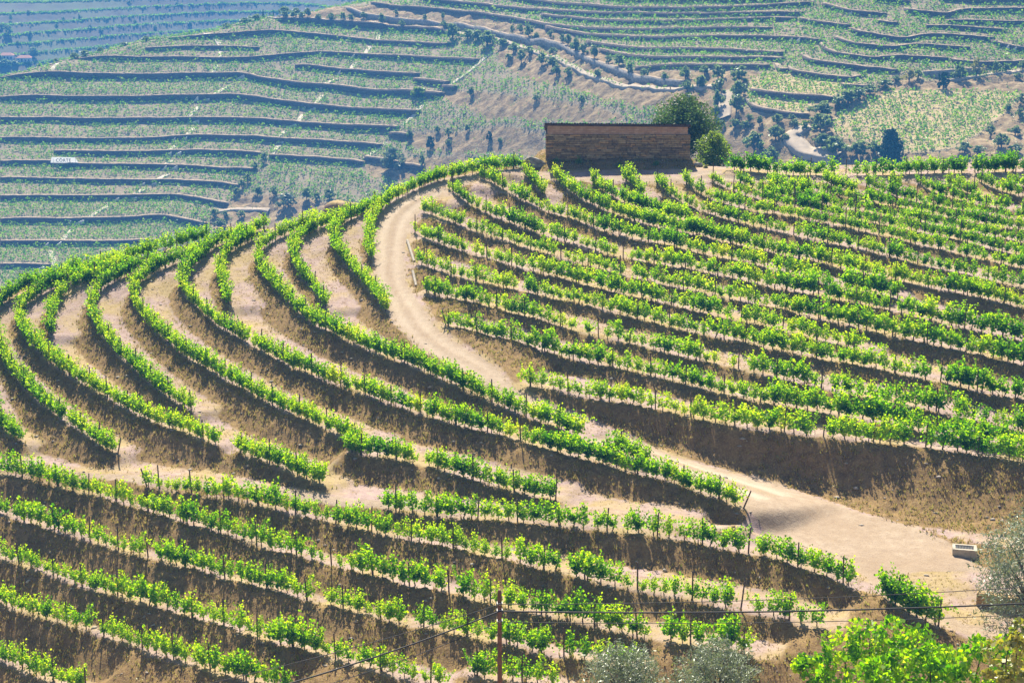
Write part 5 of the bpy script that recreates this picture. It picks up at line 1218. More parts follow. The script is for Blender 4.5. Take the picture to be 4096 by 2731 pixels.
# low leafy weeds, yellow-green
x, y, z = scatter(26000, lambda x, y: NBANK(x, y) * 0.5)
k = patchy(x, y, 0.2, 21.3) > 0.18
x, y, z = x[k], y[k], z[k]
cen = np.repeat(np.c_[x, y, z + 0.12], 7, 0) + rng.normal(size=(len(x) * 7, 3)) * np.array([0.13, 0.13, 0.08])
Vl, Ql = leaf_quads(cen, np.full(len(cen), 0.10), 0.7, 0.3)
link('leafy_weeds', np_mesh('leafy_weeds', Vl, Ql, tint=np.clip(rng.normal(0.5, 0.2, len(cen)), 0, 1)), m_yellow, kind='stuff', label='low yellow-green weeds dotting the dark banks', category='weeds')
# loose schist chips
def chip_arrays(x, y, z, s):
    n = len(x)
    o = np.array([(1, 0, 0), (-1, 0, 0), (0, 1, 0), (0, -1, 0), (0, 0, 1), (0, 0, -1)], float)
    V = o[None] * rng.uniform(0.5, 1.2, (n, 6, 1)) * s[:, None, None] * np.array([1.2, 0.9, 0.45])
    a = rng.uniform(0, 2 * math.pi, n); c, si = np.cos(a)[:, None], np.sin(a)[:, None]
    V = np.stack([V[..., 0] * c - V[..., 1] * si, V[..., 0] * si + V[..., 1] * c, V[..., 2]], -1) + np.stack([x, y, z], -1)[:, None]
    f = np.array([(0, 2, 4), (2, 1, 4), (1, 3, 4), (3, 0, 4), (2, 0, 5), (1, 2, 5), (3, 1, 5), (0, 3, 5)])
    return V.reshape(-1, 3), (f[None] + 6 * np.arange(n)[:, None, None]).reshape(-1, 3)
x, y, z = scatter(22000, lambda x, y: 0.25 + 0.35 * NPATH(x, y) + 0.2 * NBANK(x, y) - 0.3 * NROAD(x, y))
x2_, y2_, z2_ = scatter(2600, lambda x, y: 0.5 * NBANK(x, y) + 0.05)
sz_ = np.r_[rng.uniform(0.03, 0.10, len(x)) * np.where(rng.random(len(x)) < 0.04, 2.4, 1.0), rng.uniform(0.12, 0.34, len(x2_))]
x, y, z = np.r_[x, x2_], np.r_[y, y2_], np.r_[z, z2_]
V, T3 = chip_arrays(x, y, z, sz_) if True else chip_arrays(x, y, z, rng.uniform(0.03, 0.10, len(x)) * np.where(rng.random(len(x)) < 0.04, 2.4, 1.0))
link('schist_chips', np_mesh('schist_chips', V, None, T3), m_stone, kind='stuff', label='loose pale schist chips scattered over the terraces', category='stones')

# ------------------------------------------------------------------ the stone shed on the crest
shed = link('stone_shed', None, loc=(HOUSE_X0, HOUSE_Y0, HOUSE_Z), label='long brown stone shed with a brick upper band on the crest', category='shed')
SW, SD = HOUSE_X1 - HOUSE_X0, HOUSE_Y1 - HOUSE_Y0
ZS, ZB = 3.0, 4.06           # stone up to ZS, brick up to ZB (metres above the base)
m_mortar = simple_mat('earth_mortar', (0.16, 0.12, 0.085), 0.95, 0.3, 3.0)
m_stones = []
for k, c in enumerate([(0.40, 0.265, 0.125), (0.31, 0.20, 0.095), (0.47, 0.325, 0.17), (0.23, 0.155, 0.085), (0.54, 0.31, 0.13)]):
    m_stones.append(simple_mat('wall_stone_%s' % 'abcde'[k], c, 0.9, 0.35, 3.0, 0.5))
m_brick = simple_mat('pale_clay_brick', (0.60, 0.37, 0.25), 0.9, 0.15, 2.0)
m_brick2 = simple_mat('clay_brick', (0.55, 0.32, 0.21), 0.9, 0.15, 2.0)
m_joint = simple_mat('brick_joint', (0.36, 0.24, 0.17), 0.95, 0.2, 4.0)
m_tile = simple_mat('old_roof_tile', (0.10, 0.06, 0.045), 0.9, 0.5, 2.5, 0.4)
def core(bm):
    add_box(bm, SW / 2, SD / 2, (ZS - 1.6) / 2, SW - 0.1, SD - 0.1, ZS + 1.6)
wall_o = link('stone_wall', bm_mesh('stone_wall', core), m_mortar, parent=shed)
def coreb(bm):
    vs = add_box(bm, SW / 2 - 0.03, SD / 2, ZS + (ZB - ZS) / 2, SW - 0.42, SD - 0.4, ZB - ZS - 0.004)
    for vv in vs:
        if vv.co.z > ZS + 0.5 and vv.co.y > 1: vv.co.z = ZS + 0.02
brick_o = link('brick_band', bm_mesh('brick_band', coreb), m_joint, parent=shed)
stone_shapes = []
for k in range(6):
    rs = random.Random(k)
    def f(bm, rs=rs):
        vs = add_box(bm, 0, 0, 0, 1, 1, 1, bev=0.12)
        for vv in bm.verts:
            vv.co += Vector((rs.uniform(-1, 1) * 0.03, rs.uniform(-1, 1) * 0.1, rs.uniform(-1, 1) * 0.05))
    stone_shapes.append(f)
stone_me = {}
for a in range(6):
    for c in range(5):
        me = bm_mesh('stone', stone_shapes[a]); me.materials.append(m_stones[c]); stone_me[(a, c)] = me
rs = random.Random(5)
zc = 0.0
ncourse = 14
hc = ZS / ncourse
HOLES = [(13.9, 1.9), (16.5, 1.85), (11.6, 2.0)]
for r_ in range(ncourse):
    h = hc
    x = -0.06
    while x < SW + 0.02:
        w = rs.choice([0.45, 0.6, 0.75, 0.95, 1.2, 1.5]) * rs.uniform(0.85, 1.15)
        if SW + 0.06 - x - w < 0.3: w = SW + 0.06 - x
        hx = x + w / 2
        if not any(abs(hx - a) < 0.28 and abs(zc + h / 2 - b_) < 0.13 for a, b_ in HOLES):
            o = link('stone', stone_me[(rs.randrange(6), rs.choices(range(5), [4, 4, 2, 3, 1])[0])], parent=wall_o)
            o.location = (hx, 0.05 + rs.uniform(-0.035, 0.02), zc + h / 2 + rs.uniform(-0.015, 0.015))
            o.scale = (w - 0.035, 0.3, h * rs.uniform(0.82, 0.97))
            o.rotation_euler = (0, rs.uniform(-0.012, 0.012), 0)
        x += w
    zc += h
# stone slab course that caps the stonework
brick_me = bm_mesh('brick', lambda bm: add_box(bm, 0, 0, 0, 1, 1, 1, bev=0.03)); brick_me.materials.append(m_brick)
brick_me2 = brick_me.copy(); brick_me2.materials.clear(); brick_me2.materials.append(m_brick2)
nb_ = 5
hb = (ZB - ZS) / nb_
for r_ in range(nb_):
    x = 0.16 - (0.3 if r_ % 2 else 0)
    while x < SW - 0.28:
        x0 = max(x, 0.16); x1 = min(x + 0.6, SW - 0.24)
        if x1 - x0 > 0.08:
            o = link('brick', rs.choice([brick_me, brick_me2]), parent=brick_o)
            o.location = ((x0 + x1) / 2, 0.26 + rs.uniform(-0.004, 0.004), ZS + (r_ + 0.5) * hb)
            o.scale = (x1 - x0 - 0.016, 0.2, hb - 0.016)
        x += 0.6
# roof: boards and a course of barrel tiles, falling away to the back
roof_fall = math.tan(R(14))
def roofb(bm):
    vs = add_box(bm, SW / 2 - 0.02, SD / 2, ZB + 0.10, SW + 0.1, SD + 0.5, 0.24)
    for vv in vs:
        vv.co.z -= (vv.co.y + 0.2) * roof_fall * 0.9 - 0.04 + vv.co.x * 0.008
roof_o = link('roof', bm_mesh('roof', roofb), m_tile, parent=shed)
def tilef(bm):
    n = 6
    top, bot = [], []
    for y_ in (0, 1):
        a, b2 = [], []
        for k in range(n + 1):
            an = math.pi * k / n
            a.append(bm.verts.new((math.cos(an) * 0.5, y_, math.sin(an) * 0.5)))
            b2.append(bm.verts.new((math.cos(an) * 0.4, y_, math.sin(an) * 0.4)))
        top.append(a); bot.append(b2)
    for k in range(n):
        bm.faces.new((top[0][k], top[0][k + 1], top[1][k + 1], top[1][k]))
        bm.faces.new((bot[0][k + 1], bot[0][k], bot[1][k], bot[1][k + 1]))
        bm.faces.new((top[0][k + 1], top[0][k], bot[0][k], bot[0][k + 1]))
tile_me = bm_mesh('roof_tile', tilef); tile_me.materials.append(m_tile)
x = -0.05
while x < SW + 0.05:
    o = link('roof_tile', tile_me, parent=roof_o)
    o.location = (x, -0.24 - rs.uniform(0, 0.08), ZB + 0.22 + 0.04 - x * 0.008 + rs.uniform(-0.03, 0.035) + 0.02)
    o.scale = (0.30, 6.6, 0.16 * rs.uniform(0.8, 1.2))
    o.rotation_euler = (-math.atan(roof_fall * 0.9), 0, rs.uniform(-0.01, 0.01))
    x += 0.31

# rocks and bushes beside the shed
def rock_mesh(seed, sub=2):
    rs = random.Random(seed)
    def f(bm):
        bmesh.ops.create_icosphere(bm, subdivisions=sub, radius=1.0)
        o = Vector((rs.uniform(0, 50), rs.uniform(0, 50), 0))
        for vv in bm.verts:
            n = noise.noise(vv.co * 1.1 + o) * 0.35 + noise.noise(vv.co * 2.7 + o) * 0.15
            vv.co *= 1 + n
            vv.co.z = round(vv.co.z * 4) / 4 * 0.5 + vv.co.z * 0.5
    return bm_mesh('boulder', f)
m_rock = simple_mat('grey_schist', (0.33, 0.29, 0.24), 0.9, 0.5, 1.6, 0.6)
for k, (x, y, s, lab) in enumerate([(2.6, 201.3, (1.35, 0.8, 0.8), 'large grey schist boulder at the left end of the stone shed'), (0.9, 201.6, (0.55, 0.5, 0.4), 'small dark schist boulder left of the large one by the shed'), (21.9, 201.1, (0.5, 0.6, 0.35), 'low flat rock at the right corner of the stone shed')]):
    link('boulder', rock_mesh(40 + k), m_rock, loc=(x, y, float(NEAR(x, y)) + s[2] * 0.45), rot=(0.1, 0.25, k), scale=s, label=lab, category='boulder')
def bush_mesh(seed, n, rad, size, hgt):
    rg = np.random.default_rng(seed)
    d = rg.normal(size=(n, 3)); d /= np.linalg.norm(d, axis=1)[:, None]
    d[:, 2] = np.abs(d[:, 2])
    c = d * (rg.random(n) ** 0.45)[:, None] * np.array([rad, rad, hgt])
    lob = np.array([noise.noise(Vector(p * 1.6 / rad)) for p in c])
    c = c * (1 + lob * 0.5)[:, None]
    V, Fq = leaf_quads(c, np.full(n, size), 0.7, 0.3, rg)
    return np_mesh('foliage', V, Fq, tint=np.clip(rg.normal(0.5, 0.22, n), 0, 1))
def stem_mesh(seed, h, r, k=4):
    rg = np.random.default_rng(seed)
    parts = []
    for i in range(k):
        e = np.array([rg.normal() * h * 0.35, rg.normal() * h * 0.35, h * rg.uniform(0.6, 1)])
        parts.append(tube_arrays(bezier(np.array([0, 0, -0.2]), np.array([e[0] * 0.3, e[1] * 0.3, h * 0.5]), e, 4), [r, r * 0.8, r * 0.6, r * 0.3], 5))
    return np_mesh('stem', *join_arrays(parts))
for k, (x, y, r_, hh, m, lab) in enumerate([(1.7, 200.3, 0.5, 1.25, m_yellow, 'yellow-green bush left of the stone shed beside the boulder'), (7.9, 201.3, 0.5, 0.9, m_green, 'small green bush growing at the foot of the shed wall'), (5.2, 201.5, 0.45, 0.6, m_green, 'low dark bush at the left foot of the shed'), (16.9, 200.6, 0.45, 0.55, m_green, 'low green bush below the right part of the shed wall'), (22.2, 201.3, 0.55, 1.15, m_green, 'round green bush at the right corner of the shed'), (12.6, 200.1, 0.5, 0.6, m_green, 'dark bush in the shade below the middle of the shed'), (22.6, 199.7, 0.3, 0.35, m_yellow, 'tiny yellowish bush right of the shed by the crest road')]):
    e = link('bush', None, loc=(x, y, float(NEAR(x, y))), label=lab, category='bush')
    link('foliage', bush_mesh(60 + k, 170, r_, 0.16, hh), m, parent=e)
    link('stem', stem_mesh(70 + k, hh * 0.7, 0.03), m_bark, parent=e)

# ------------------------------------------------------------------ trees
def tree_arrays(seed, W, H, n_leaf, leaf, crown_lo=0.25, lobes=9, trunk_r=0.05, aspect=0.8, point=0.0, clump=0.5):
    """trunk, limbs and a lobed crown, W wide and H high; returns bark arrays and leaf arrays"""
    rg = np.random.default_rng(seed)
    parts = []
    ctr = []
    parts.append(tube_arrays(bezier(np.array([0, 0, -0.05 * H]), np.array([rg.normal() * 0.04 * W, rg.normal() * 0.04 * W, H * crown_lo * 0.6]), np.array([rg.normal() * 0.05 * W, rg.normal() * 0.05 * W, H * (crown_lo + 0.18)]), 5), np.array([1.25, 1, 0.85, 0.75, 0.6]) * trunk_r * W, 7))
    for k in range(lobes):
        a = 2.4 * k + rg.uniform(-0.4, 0.4)
        f = (k + 0.5) / lobes
        z = H * (crown_lo + 0.08 + (0.95 - crown_lo - 0.2) * f)
        rad = W * 0.5 * (0.62 * math.sqrt(max(0.05, 1 - (2 * f - 0.75) ** 2 * 0.75))) * (1 - point * f) * rg.uniform(0.75, 1.1)
        c = np.array([math.cos(a) * rad, math.sin(a) * rad, z])
        ctr.append((c, W * rg.uniform(0.19, 0.27) * (1 - point * f * 0.55)))
        parts.append(tube_arrays(bezier(np.array([0, 0, H * crown_lo * 0.75]), np.array([c[0] * 0.35, c[1] * 0.35, z * 0.75]), c, 4), np.array([0.5, 0.38, 0.25, 0.1]) * trunk_r * W, 5))
    ctr.append((np.array([0, 0, H * (0.84 if not point else 0.88)]), W * 0.2 * (1 - point * 0.5)))
    per = n_leaf // len(ctr)
    cs_ = []
    for c, r in ctr:
        m = per
        nc = max(4, m // 14)
        d = rg.normal(size=(nc, 3)); d /= np.linalg.norm(d, axis=1)[:, None]
        cc = d * (rg.uniform(0.35, 1.0, nc) ** 0.6)[:, None] * r
        pick = rg.integers(0, nc, m)
        p = cc[pick] + rg.normal(size=(m, 3)) * r * 0.2 * clump * 2
        p[:, 2] *= 0.85
        cs_.append(p + c)
    cen = np.concatenate(cs_)
    cen[:, 2] = np.maximum(cen[:, 2], H * crown_lo * rg.uniform(0.7, 1.1, len(cen)))
    V, Fq = leaf_quads(cen, np.full(len(cen), leaf), aspect, 0.25, rg)
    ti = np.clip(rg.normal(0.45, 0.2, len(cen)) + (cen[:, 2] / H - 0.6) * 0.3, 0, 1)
    return join_arrays(parts), (V, Fq), ti

def tree(name, loc, arrs, m_l, label, group=None, cat='tree', rz=0.0):
    bark, lf, ti = arrs
    e = link(name, None, loc=loc, rot=(0, 0, rz), label=label, category=cat)
    if group: e['group'] = group
    link('trunk', np_mesh('trunk', *bark, smooth=True), m_treebark, parent=e)
    link('crown', np_mesh('crown', lf[0], lf[1], tint=ti), m_l, parent=e)
    return e

# the two trees by the shed
x, y = 23.4, 213.0
z = float(NEAR(x, y))
bz_ = float(NEAR(21.3, 214.0))
tree('olive_tree', (21.3, 214.0, bz_), tree_arrays(301, 9.6, 34.0 - bz_, 11000, 0.34, 0.18, 20, 0.045, 0.5, 0.0, 0.5), m_shedtree, 'broad grey-green tree rising behind the right end of the stone shed')
tree('pepper_tree', (24.2, 206.0, float(NEAR(24.2, 206.0)) - 0.2), tree_arrays(302, 4.6, 4.6, 5200, 0.27, 0.05, 14, 0.035, 0.55, 0.15, 0.5), m_green, 'bright yellow-green tree at the right corner of the stone shed')

# trees of the far slopes: a few shapes of each kind, copied
KIND = {'o': ('olive_tree', m_olive, dict(n_leaf=620, leaf=0.14, crown_lo=0.26, lobes=9, trunk_r=0.05)), 's': ('willow_tree', m_silver, dict(n_leaf=600, leaf=0.13, crown_lo=0.12, lobes=8, trunk_r=0.03)),
        'g': ('fig_tree', m_green, dict(n_leaf=600, leaf=0.14, crown_lo=0.15, lobes=8, trunk_r=0.04)), 'd': ('shrubby_tree', m_darkleaf, dict(n_leaf=600, leaf=0.14, crown_lo=0.08, lobes=8, trunk_r=0.04)),
        'y': ('almond_tree', m_yellow, dict(n_leaf=360, leaf=0.10, crown_lo=0.25, lobes=9, trunk_r=0.04)), 'c': ('cypress_tree', m_darkleaf, dict(n_leaf=340, leaf=0.14, crown_lo=0.05, lobes=10, trunk_r=0.06, point=0.8)),
        'f': ('conifer_tree', m_darkleaf, dict(n_leaf=2600, leaf=0.085, crown_lo=0.03, lobes=16, trunk_r=0.03, point=0.75))}
NICE = {'o': 'grey-green olive tree', 's': 'silvery willow-like tree', 'g': 'bright green tree', 'd': 'dark green shrubby tree', 'y': 'pale yellowish almond tree', 'c': 'slender dark cypress', 'f': 'large dark pointed conifer'}
shapes = {}
for kd, (nm, ml, kw) in KIND.items():
    for q in range(5 if kd == 'o' else 1):
        bark, lf, ti = tree_arrays(400 + q * 17 + ord(kd), 1.0, 1.0, **kw)
        a = np_mesh('trunk', *bark); a.materials.append(m_treebark)
        b_ = np_mesh('crown', lf[0], lf[1], tint=ti); b_.materials.append(ml)
        shapes[(kd, q)] = (a, b_)
rt = random.Random(9)
for place, L in HILL_TREES:
    tally = {}
    tot = {}
    for t in L: tot[t[0]] = tot.get(t[0], 0) + 1
    for kd, x, y, w, h in sorted(L, key=lambda t: t[1] / t[2]):
        tally[kd] = tally.get(kd, 0) + 1
        nm = KIND[kd][0]
        a, b_ = shapes[(kd, rt.randrange(5) if kd == 'o' else 0)]
        w = max(w, 1.4) * (1.5 if kd == 'f' else 1.12); h = max(h, 1.6) * 1.1
        lab = NICE[kd] + ' ' + place + (', ' + ordinal(tally[kd]) + ' from left' if tot[kd] > 1 else '')
        e = link(nm, None, loc=(x, y, float(FARZ(x, y)) - 0.1), rot=(0, 0, rt.uniform(0, 6.28)), scale=(w, w, h), label=lab, category='tree', group='trees of the far slopes')
        link('trunk', a, parent=e)
        link('crown', b_, parent=e)

# ------------------------------------------------------------------ rows of vines on the far slopes
fv = []
for ix in range(0, len(bxs)):
    x = bxs[ix] + rng.uniform(-0.15, 0.15)
    cr = TERR_Y[ix]
    ybr = sorted([c_[0] for c_ in cr])
    y = BY0 + 10
    ys_ = []
    stops = ybr + [BY1 - 5]
    start = BY0 + 20
    for yb_ in stops:
        yy = start + 2.6
        while yy < yb_ - 0.7:
            ys_.append(yy)
            yy += 1.75
        start = yb_ + 0.6
    fv.append(np.c_[np.full(len(ys_), x), ys_])
fv = np.concatenate(fv)
keepm = (FSCR(fv[:, 0], fv[:, 1]) < 0.3)
fv = fv[keepm]
lush = FLUSH(fv[:, 0], fv[:, 1]); dry = FDRY(fv[:, 0], fv[:, 1])
pn_ = np.array([noise.noise((a * 0.06, b_ * 0.06, 2.0)) for a, b_ in fv])
keepm = rng.random(len(fv)) < np.clip(0.74 + 0.45 * pn_ + 0.4 * lush - 0.05 * dry + 0.18 * (fv[:, 0] > 20), 0.12, 1.0)
fv = fv[keepm]; lush = lush[keepm]
fv = fv + rng.normal(size=fv.shape) * np.array([0.16, 0.10])
zf = FARZ(fv[:, 0], fv[:, 1])
slope_back = FARZ(fv[:, 0], fv[:, 1] + 1.5) - zf
P3 = np.c_[fv, zf]
f = in_frame(P3, 20)
P3 = P3[f]; lush = lush[f]
# skip what the ridge hides, and the road beds
vig = np.clip(rng.normal(1.0, 0.25, len(P3)), 0.5, 1.7)
nl = 9
cen = np.repeat(P3, nl, 0)
sc_ = np.repeat(vig, nl)[:, None]
cen = cen + rng.normal(size=cen.shape) * np.array([0.36, 0.25, 0.30]) * sc_ + np.c_[np.zeros(len(cen)), np.zeros(len(cen)), np.repeat(0.85 * vig, nl)]
Vf, Qf = leaf_quads(cen, 0.52 * np.repeat(vig, nl), 0.95, 0.3)
tif = np.clip(np.repeat(rng.normal(0.5, 0.25, len(P3)), nl) + rng.normal(size=len(cen)) * 0.12, 0, 1)
link('far_hillside_vines', np_mesh('far_hillside_vines', Vf, Qf, tint=tif), m_farleaf, kind='stuff', label='thousands of small vines in rows on the far terraces', category='vines')
# scrub on the banks
sx = rng.uniform(BX0, BX1, 26000); sy = rng.uniform(BY0, BY1, 26000)
k = (FSCR(sx, sy) > 0.5) & (np.array([noise.noise((a * 0.07, b_ * 0.07, 7.0)) for a, b_ in zip(sx, sy)]) + rng.normal(size=len(sx)) * 0.2 > 0.0)
sx, sy = sx[k], sy[k]
P3 = np.c_[sx, sy, FARZ(sx, sy)]
f = in_frame(P3, 20); P3 = P3[f]
nl = 6
cen = np.repeat(P3, nl, 0) + rng.normal(size=(len(P3) * nl, 3)) * np.array([0.4, 0.35, 0.2]) + np.array([0, 0, 0.3])
Vf, Qf = leaf_quads(cen, np.full(len(cen), 0.42), 0.8, 0.3)
link('hillside_scrub', np_mesh('hillside_scrub', Vf, Qf, tint=np.clip(rng.normal(0.4, 0.25, len(cen)), 0, 1)), m_olive, kind='stuff', label='low scrub on the crumbling banks and olive strips', category='scrub')

# vines and bushes of the far blue slope: hedge strips on the terrace rims
fx = rng.uniform(-520, 40, 240000); fy = rng.uniform(1330, 1760, 240000)
raw = Field(-900, 1180, 7.0, fz)(fx, fy)
k = (np.mod(raw / FST, 1.0) < 0.14)
fx, fy = fx[k], fy[k]
P3 = np.c_[fx, fy, FARB(fx, fy)]
f = in_frame(P3, 10); P3 = P3[f]
cen = np.repeat(P3, 3, 0) + rng.normal(size=(len(P3) * 3, 3)) * np.array([1.0, 0.8, 0.3]) + np.array([0, 0, 0.7])
Vf, Qf = leaf_quads(cen, np.full(len(cen), 1.5), 0.9, 0.3)
link('far_slope_vines', np_mesh('far_slope_vines', Vf, Qf, tint=np.clip(rng.normal(0.6, 0.2, len(cen)), 0, 1)), m_farleaf, kind='stuff', label='blue-green contour vines on the most distant slope', category='vines')
def at_far(u, v, y0=1320, y1=1900):
    cp, sp = math.cos(PITCH), math.sin(PITCH)
    xx = (u - 2048) / LENS_PX; yy = -(v - 1365.5) / LENS_PX
    d = np.array([xx, cp + yy * sp, -sp + yy * cp])
    for Y in np.arange(y0, y1, 1.0):
        p = np.array([0, 0, CAM_Z]) + d * (Y / d[1])
        if p[2] < FARB(p[0], p[1]):
            return p
    return None
ntree = 0
for (cx_, cy_, w, h) in sorted([(90, 85, 16, 24), (75, 130, 20, 36), (60, 230, 55, 70), (195, 90, 22, 24), (435, 135, 24, 22), (550, 125, 24, 30), (930, 155, 24, 24), (510, 130, 14, 16), (235, 375, 70, 60), (390, 190, 24, 34), (210, 240, 22, 34), (120, 300, 26, 24), (700, 215, 30, 24), (1070, 190, 30, 22), (890, 20, 26, 20), (620, 190, 26, 24), (10, 190, 30, 34), (150, 170, 16, 14), (1310, 170, 30, 24), (1220, 30, 26, 20), (35, 440, 70, 40), (100, 440, 60, 34), (10, 420, 40, 50)]):
    p = at_far(cx_ / 1.721, (cy_ + h * 0.4) / 1.721)
    if p is None: continue
    ntree += 1
    s = p[1] / LENS_PX / 1.721
    e = link('distant_tree', None, loc=(p[0], p[1], p[2] - 0.3), rot=(0, 0, ntree), scale=(w * s * 1.2, w * s * 1.2, h * s * 1.2), label='blue hazy tree on the most distant slope, ' + ordinal(ntree) + ' from left', category='tree', group='trees of the most distant slope')
    a, b_ = shapes[('o', ntree % 5)]
    link('trunk', a, parent=e); link('crown', b_, parent=e)
m_lime = simple_mat('white_render', (0.8, 0.8, 0.78), 0.8, 0.06, 1.0)
m_rooft = simple_mat('terracotta_roof', (0.46, 0.22, 0.14), 0.85, 0.2, 2.0)
m_glass = simple_mat('dark_window', (0.03, 0.035, 0.05), 0.3, 0.2, 2.0)
for (u, v, w, lab) in [(95, 253, 11.5, 'small white house with red roof on the distant slope'), (25, 243, 11.0, 'white house partly hidden by trees at the far left edge')]:
    p = at_far(u, v)
    h = link('house', None, loc=(p[0], p[1], p[2] - 0.5), rot=(0, 0, 0.12), label=lab, category='house')
    link('wall', bm_mesh('wall', lambda bm: add_box(bm, 0, 4, 2.3, w, 8, 4.6)), m_lime, parent=h)
    def rf(bm):
        vs = add_box(bm, 0, 4, 5.5, w + 1.0, 9.0, 1.8)
        for vv in vs:
            if vv.co.z > 5.5: vv.co.x *= 0.55; vv.co.y = 4 + (vv.co.y - 4) * 0.12
    link('roof', bm_mesh('roof', rf), m_rooft, parent=h)
    for k in range(4):
        wx = -w * 0.36 + k * w * 0.24
        fr = link('window', bm_mesh('window', lambda bm: add_box(bm, wx, -0.04, 2.5, 1.2, 0.1, 1.9 if k != 1 else 3.0)), m_glass, parent=h)

# ------------------------------------------------------------------ the name sign on the left hillside
def on_far(u, v):
    cp, sp = math.cos(PITCH), math.sin(PITCH)
    xx = (u - 2048) / LENS_PX; yy = -(v - 1365.5) / LENS_PX
    d = np.array([xx, cp + yy * sp, -sp + yy * cp])
    for Y in np.arange(600, 930, 0.4):
        p = np.array([0, 0, CAM_Z]) + d * (Y / d[1])
        if p[2] < FARZ(p[0], p[1]): return p
    return None
p = on_far(262, 664)
yc_ = min((c_[0] for c_ in crossings(p[0])), key=lambda q_: abs(q_ - p[1]))
zt_ = float(FARZ(p[0], yc_ + JUMP + 1.5))
sgn = link('name_sign', None, loc=(p[0], yc_ - 0.5, zt_ - 0.25), rot=(0, 0, R(2)), label='white trapezoid sign reading CÔRTE on a terrace wall', category='sign')
m_board, nt, out = mat('thin_white_sheeting')
d1 = N(nt, 'ShaderNodeBsdfDiffuse'); d1.inputs['Color'].default_value = (0.85, 0.86, 0.88, 1)
t1 = N(nt, 'ShaderNodeBsdfTranslucent')
rt1 = ramp(nt, tex_noise(nt, 0.7), [(0.3, (0.60, 0.62, 0.66)), (0.7, (0.70, 0.72, 0.75))])
nt.links.new(rt1.outputs[0], t1.inputs['Color'])
mx1 = N(nt, 'ShaderNodeMixShader', Fac=0.55)
nt.links.new(d1.outputs[0], mx1.inputs[1]); nt.links.new(t1.outputs[0], mx1.inputs[2])
nt.links.new(mx1.outputs[0], out.inputs['Surface'])
m_letter = simple_mat('dark_sign_paint', (0.03, 0.045, 0.08), 0.7, 0.1, 1.0)
def board(bm):
    v4 = [bm.verts.new(c_) for c_ in ((-6.3, 0, 0), (6.3, 0, -0.15), (4.9, 0, 2.35), (-5.6, 0, 2.6))]
    bm.faces.new(v4)
link('board', bm_mesh('board', board), m_board, parent=sgn)
cu = bpy.data.curves.new('lettering', 'FONT')
cu.body = 'CÔRTE'; cu.size = 1.95; cu.extrude = 0.03; cu.align_x = 'CENTER'; cu.space_character = 1.12; cu.offset = 0.03
tmp = bpy.data.objects.new('lettering_tmp', cu)
COL.objects.link(tmp)
bpy.context.view_layer.update()
me = bpy.data.meshes.new_from_object(tmp)
bpy.data.objects.remove(tmp)
me.name = 'lettering'
me.materials.clear()
link('lettering', me, m_letter, parent=sgn, loc=(-0.45, -0.06, 0.45), rot=(math.pi / 2, 0, 0))
for k in (-5.0, 5.0):
    link('support', bm_mesh('support', lambda bm: add_box(bm, k, 0.16, -0.1, 0.14, 0.2, 4.4)), m_conc, parent=sgn)

# ------------------------------------------------------------------ foreground trees and shrubs
def slender(seed, W, H, n, leaf, lobes, **kw):
    return tree_arrays(seed, W, H, n, leaf, lobes=lobes, **kw)
ox, oy = 34.8, 105.5
oz = float(NEAR(ox, oy))
tree('olive_tree', (ox, oy, oz), slender(501, 9.0, 21.6 - oz, 14000, 0.27, 30, crown_lo=0.08, trunk_r=0.03, aspect=0.26, clump=0.38), m_silver, 'large silvery olive tree at the right edge by the road junction')
for k, (x, y, W, H, lab) in enumerate([(5.6, 78.0, 5.4, 4.3, 'silvery olive tree top at the bottom centre right of the pole'), (9.9, 76.5, 5.2, 4.7, 'silvery olive tree top at the bottom beside the big leafy vine')]):
    tree('olive_tree', (x, y, float(NSL(x, y))), slender(510 + k, W, H, 7000, 0.22, 22, crown_lo=0.15, trunk_r=0.03, aspect=0.24, clump=0.36), m_silver, lab)
# the big climbing vine over its frame, bottom right
def vine_mass(seed, n, pts, size, m, name, lab, cat, loc, mb=m_bark):
    rg = np.random.default_rng(seed)
    pts = np.array(pts, float)
    k = rg.integers(0, len(pts), n)
    d = rg.normal(size=(n, 3)); d /= np.linalg.norm(d, axis=1)[:, None]
    r = pts[k, 3] * rg.uniform(0.25, 1.0, n) ** 0.5
    c = pts[k, :3] + d * r[:, None] * np.array([1, 1, 0.8])
    c = c + 0.45 * np.array([noise.noise_vector(Vector(p_ * 0.9)) for p_ in c])
    V, Fq = leaf_quads(c, size * rg.choice([0.7, 1.0, 1.3], n), 0.95, 0.3, rg)
    e = link(name, None, loc=loc, label=lab, category=cat)
    link('foliage', np_mesh('foliage', V, Fq, tint=np.clip(rg.normal(0.40, 0.16, n) + 0.5 * np.array([noise.noise(Vector(p_ * 1.3)) for p_ in c]), 0, 1)), m, parent=e)
    parts = []
    for p in pts:
        parts.append(tube_arrays(bezier(np.array([p[0] * 0.6, p[1] * 0.6, -0.3]), np.array([p[0] * 0.8, p[1] * 0.8, p[2] * 0.5]), p[:3], 5), [0.09, 0.07, 0.05, 0.04, 0.02], 5))
    link('stem', np_mesh('stem', *join_arrays(parts)), mb, parent=e)
    return e
g = lambda x, y: float(max(NSL(x, y), NEAR(x, y)))
